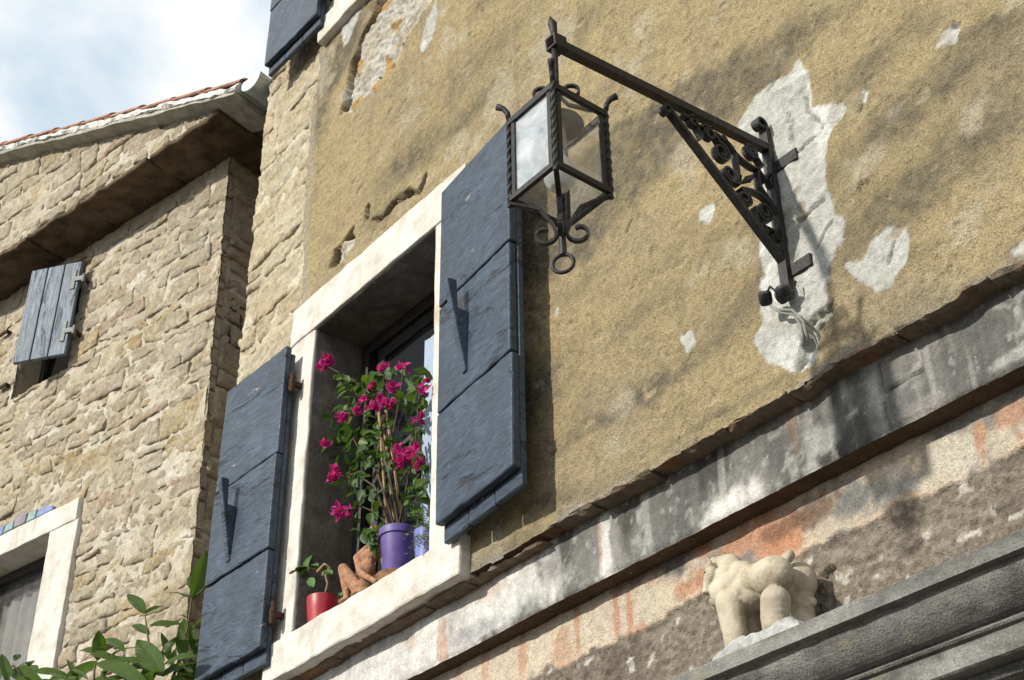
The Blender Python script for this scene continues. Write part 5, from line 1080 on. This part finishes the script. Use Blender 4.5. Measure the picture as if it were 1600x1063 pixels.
# --- stout little stone horse on the cornice
z8 = lambda x, y, Y: Vector(W(1040+x/2.857, 780+y/2.857, Y))
HB = Vector((z8(430, 500, -.03).x, -.01, LEDGE+.036))
def hp_(x, y, Y): return z8(x, y, Y)-HB
def dn(p, z=0.0): return Vector((p.x, p.y, z))
def hk(x, y, Y): return Vector(W(1060+x/4.373, 820+y/4.373, Y))-HB
r1, r2 = hk(640, 352, -.05), hk(822, 395, .04); ch = hk(325, 470, -.03); nk = hk(362, 305, -.015)
hA, hM, hB2 = hk(214, 288, -.062), hk(200, 390, -.066), hk(190, 452, -.068)
f1 = dn(hk(392, 760, -.06)); f2 = dn(hk(520, 690, .03)); b1_, b2_ = dn(hk(668, 690, -.065)), dn(hk(848, 640, .035))
mid = r1.lerp(r2, .5)
hs = blob('horse_statue', [(r1, (.062, .050, .052)), (r2, (.050, .046, .056)), (mid+Vector((-.025, 0, -.012)), (.055, .055, .048)),
  (ch, (.040, .046, .046)), (ch+Vector((.005, .045, 0)), (.038, .04, .046)), (hk(400, 430, -.02), (.05, .055, .045)), (hk(490, 455, -.01), (.05, .058, .042)), (hk(262, 520, -.035), (.018, .022, .018)),
  (nk, (.036, .036, .042)), (hk(330, 270, -.02), (.026, .028, .026)), (hk(345, 385, -.02), (.044, .046, .044)), (hk(430, 380, -.02), (.045, .045, .035)), (hk(470, 500, -.01), (.05, .05, .04)), (hk(290, 300, -.02), (.024, .028, .036)), (hk(270, 285, -.03), (.02, .024, .026)), (hk(250, 262, -.035), (.016, .02, .016)),
  (hA, .0135, hM, .0125), (hM, .0125, hB2, .0100), (hk(226, 335, -.062), (.0165, .0165, .022)), (hk(190, 462, -.068), (.012, .0125, .0085)), (hk(222, 436, -.062), (.008, .009, .010)), (hk(545, 372, -.03), (.05, .046, .042)), (hk(470, 410, -.005), (.085, .056, .046)), (hk(430, 470, -.01), (.07, .06, .044)), (hk(560, 470, -.0), (.05, .06, .045)), (hk(420, 330, -.01), (.045, .036, .030)), (hk(218, 268, -.066), .0070, hk(206, 232, -.070), .0040), (hk(240, 258, -.04), .0065, hk(234, 228, -.042), .0040),
  (hk(352, 540, -.05), .038, dn(f1, .03), .0325), (dn(f1, .03), .0325, dn(f1, .010), .031), (hk(480, 540, .03), .034, dn(f2, .012), .03),
  (hk(664, 520, -.068), .0385, dn(b1_, .03), .0375), (dn(b1_, .03), .0375, dn(b1_, .010), .036), (r2+Vector((.0, .0, -.03)), .034, dn(b2_, .012), .032), (hk(912, 528, .04), (.013, .013, .014)),
  (hk(742, 245, -.01), .012, hk(762, 205, -.01), .0125), (hk(768, 205, -.01), (.008, .014, .015))], .0024, None, None, 8, HB)
m = Mt('cream_stone', .7, .3); p = m.co('Object'); n1 = m.noise(p, 14, 6, .65, .5); n2 = m.noise(p, 110, 4, .65)
c = m.ramp(n1, (.3, (.27, .215, .14)), (.47, (.45, .39, .29)), (.72, (.55, .50, .40))); c = m.mix(m.g(n2, .34, .25), c, (.22, .18, .12)); n3 = m.noise(p, 5, 5, .6); c = m.mix(m.ramp(n3, (.5, (0, 0, 0)), (.68, (.7, .7, .7))), c, (.22, .175, .12)); m.col(c); m.bump(n1, .004, .6); m.bump(n2, .002, .8)
nv = len(hs.data.vertices); co = np.empty(nv*3, np.float32); no = np.empty(nv*3, np.float32); hs.data.vertices.foreach_get('co', co); hs.data.vertices.foreach_get('normal', no); co = co.reshape(-1, 3); no = no.reshape(-1, 3)
co = co+no*(fbm(co[:, 0]*60+co[:, 1]*35, co[:, 2]*60-co[:, 1]*20, 3, 77)*.0005)[:, None]; hs.data.vertices.foreach_set('co', co.astype(np.float32).ravel()); hs.data.update()
hs.data.materials.append(m.m); tag(hs, 'stout cream stone horse statue standing on the grey cornice', 'statue')
for ex_, ey_, ez_ in ((.0075, .001, .0105), (-.001, .002, .0125)): lathe('nostril', [(0, .0015), (.0015, .001), (.002, 0), (.0015, -.001), (0, -.0015)], MBLACK, hs, tuple(hk(190, 458, -.068)+Vector(-rgt)*ex_-Vector(fwd)*ez_-Vector(upv)*ey_), 8)
lathe('eye', [(0, .003), (.003, .001), (.0035, 0), (.003, -.001), (0, -.003)], MBLACK, hs, tuple(hk(206, 322, -.062)+Vector(-rgt)*.0108-Vector(fwd)*.0095), 10)
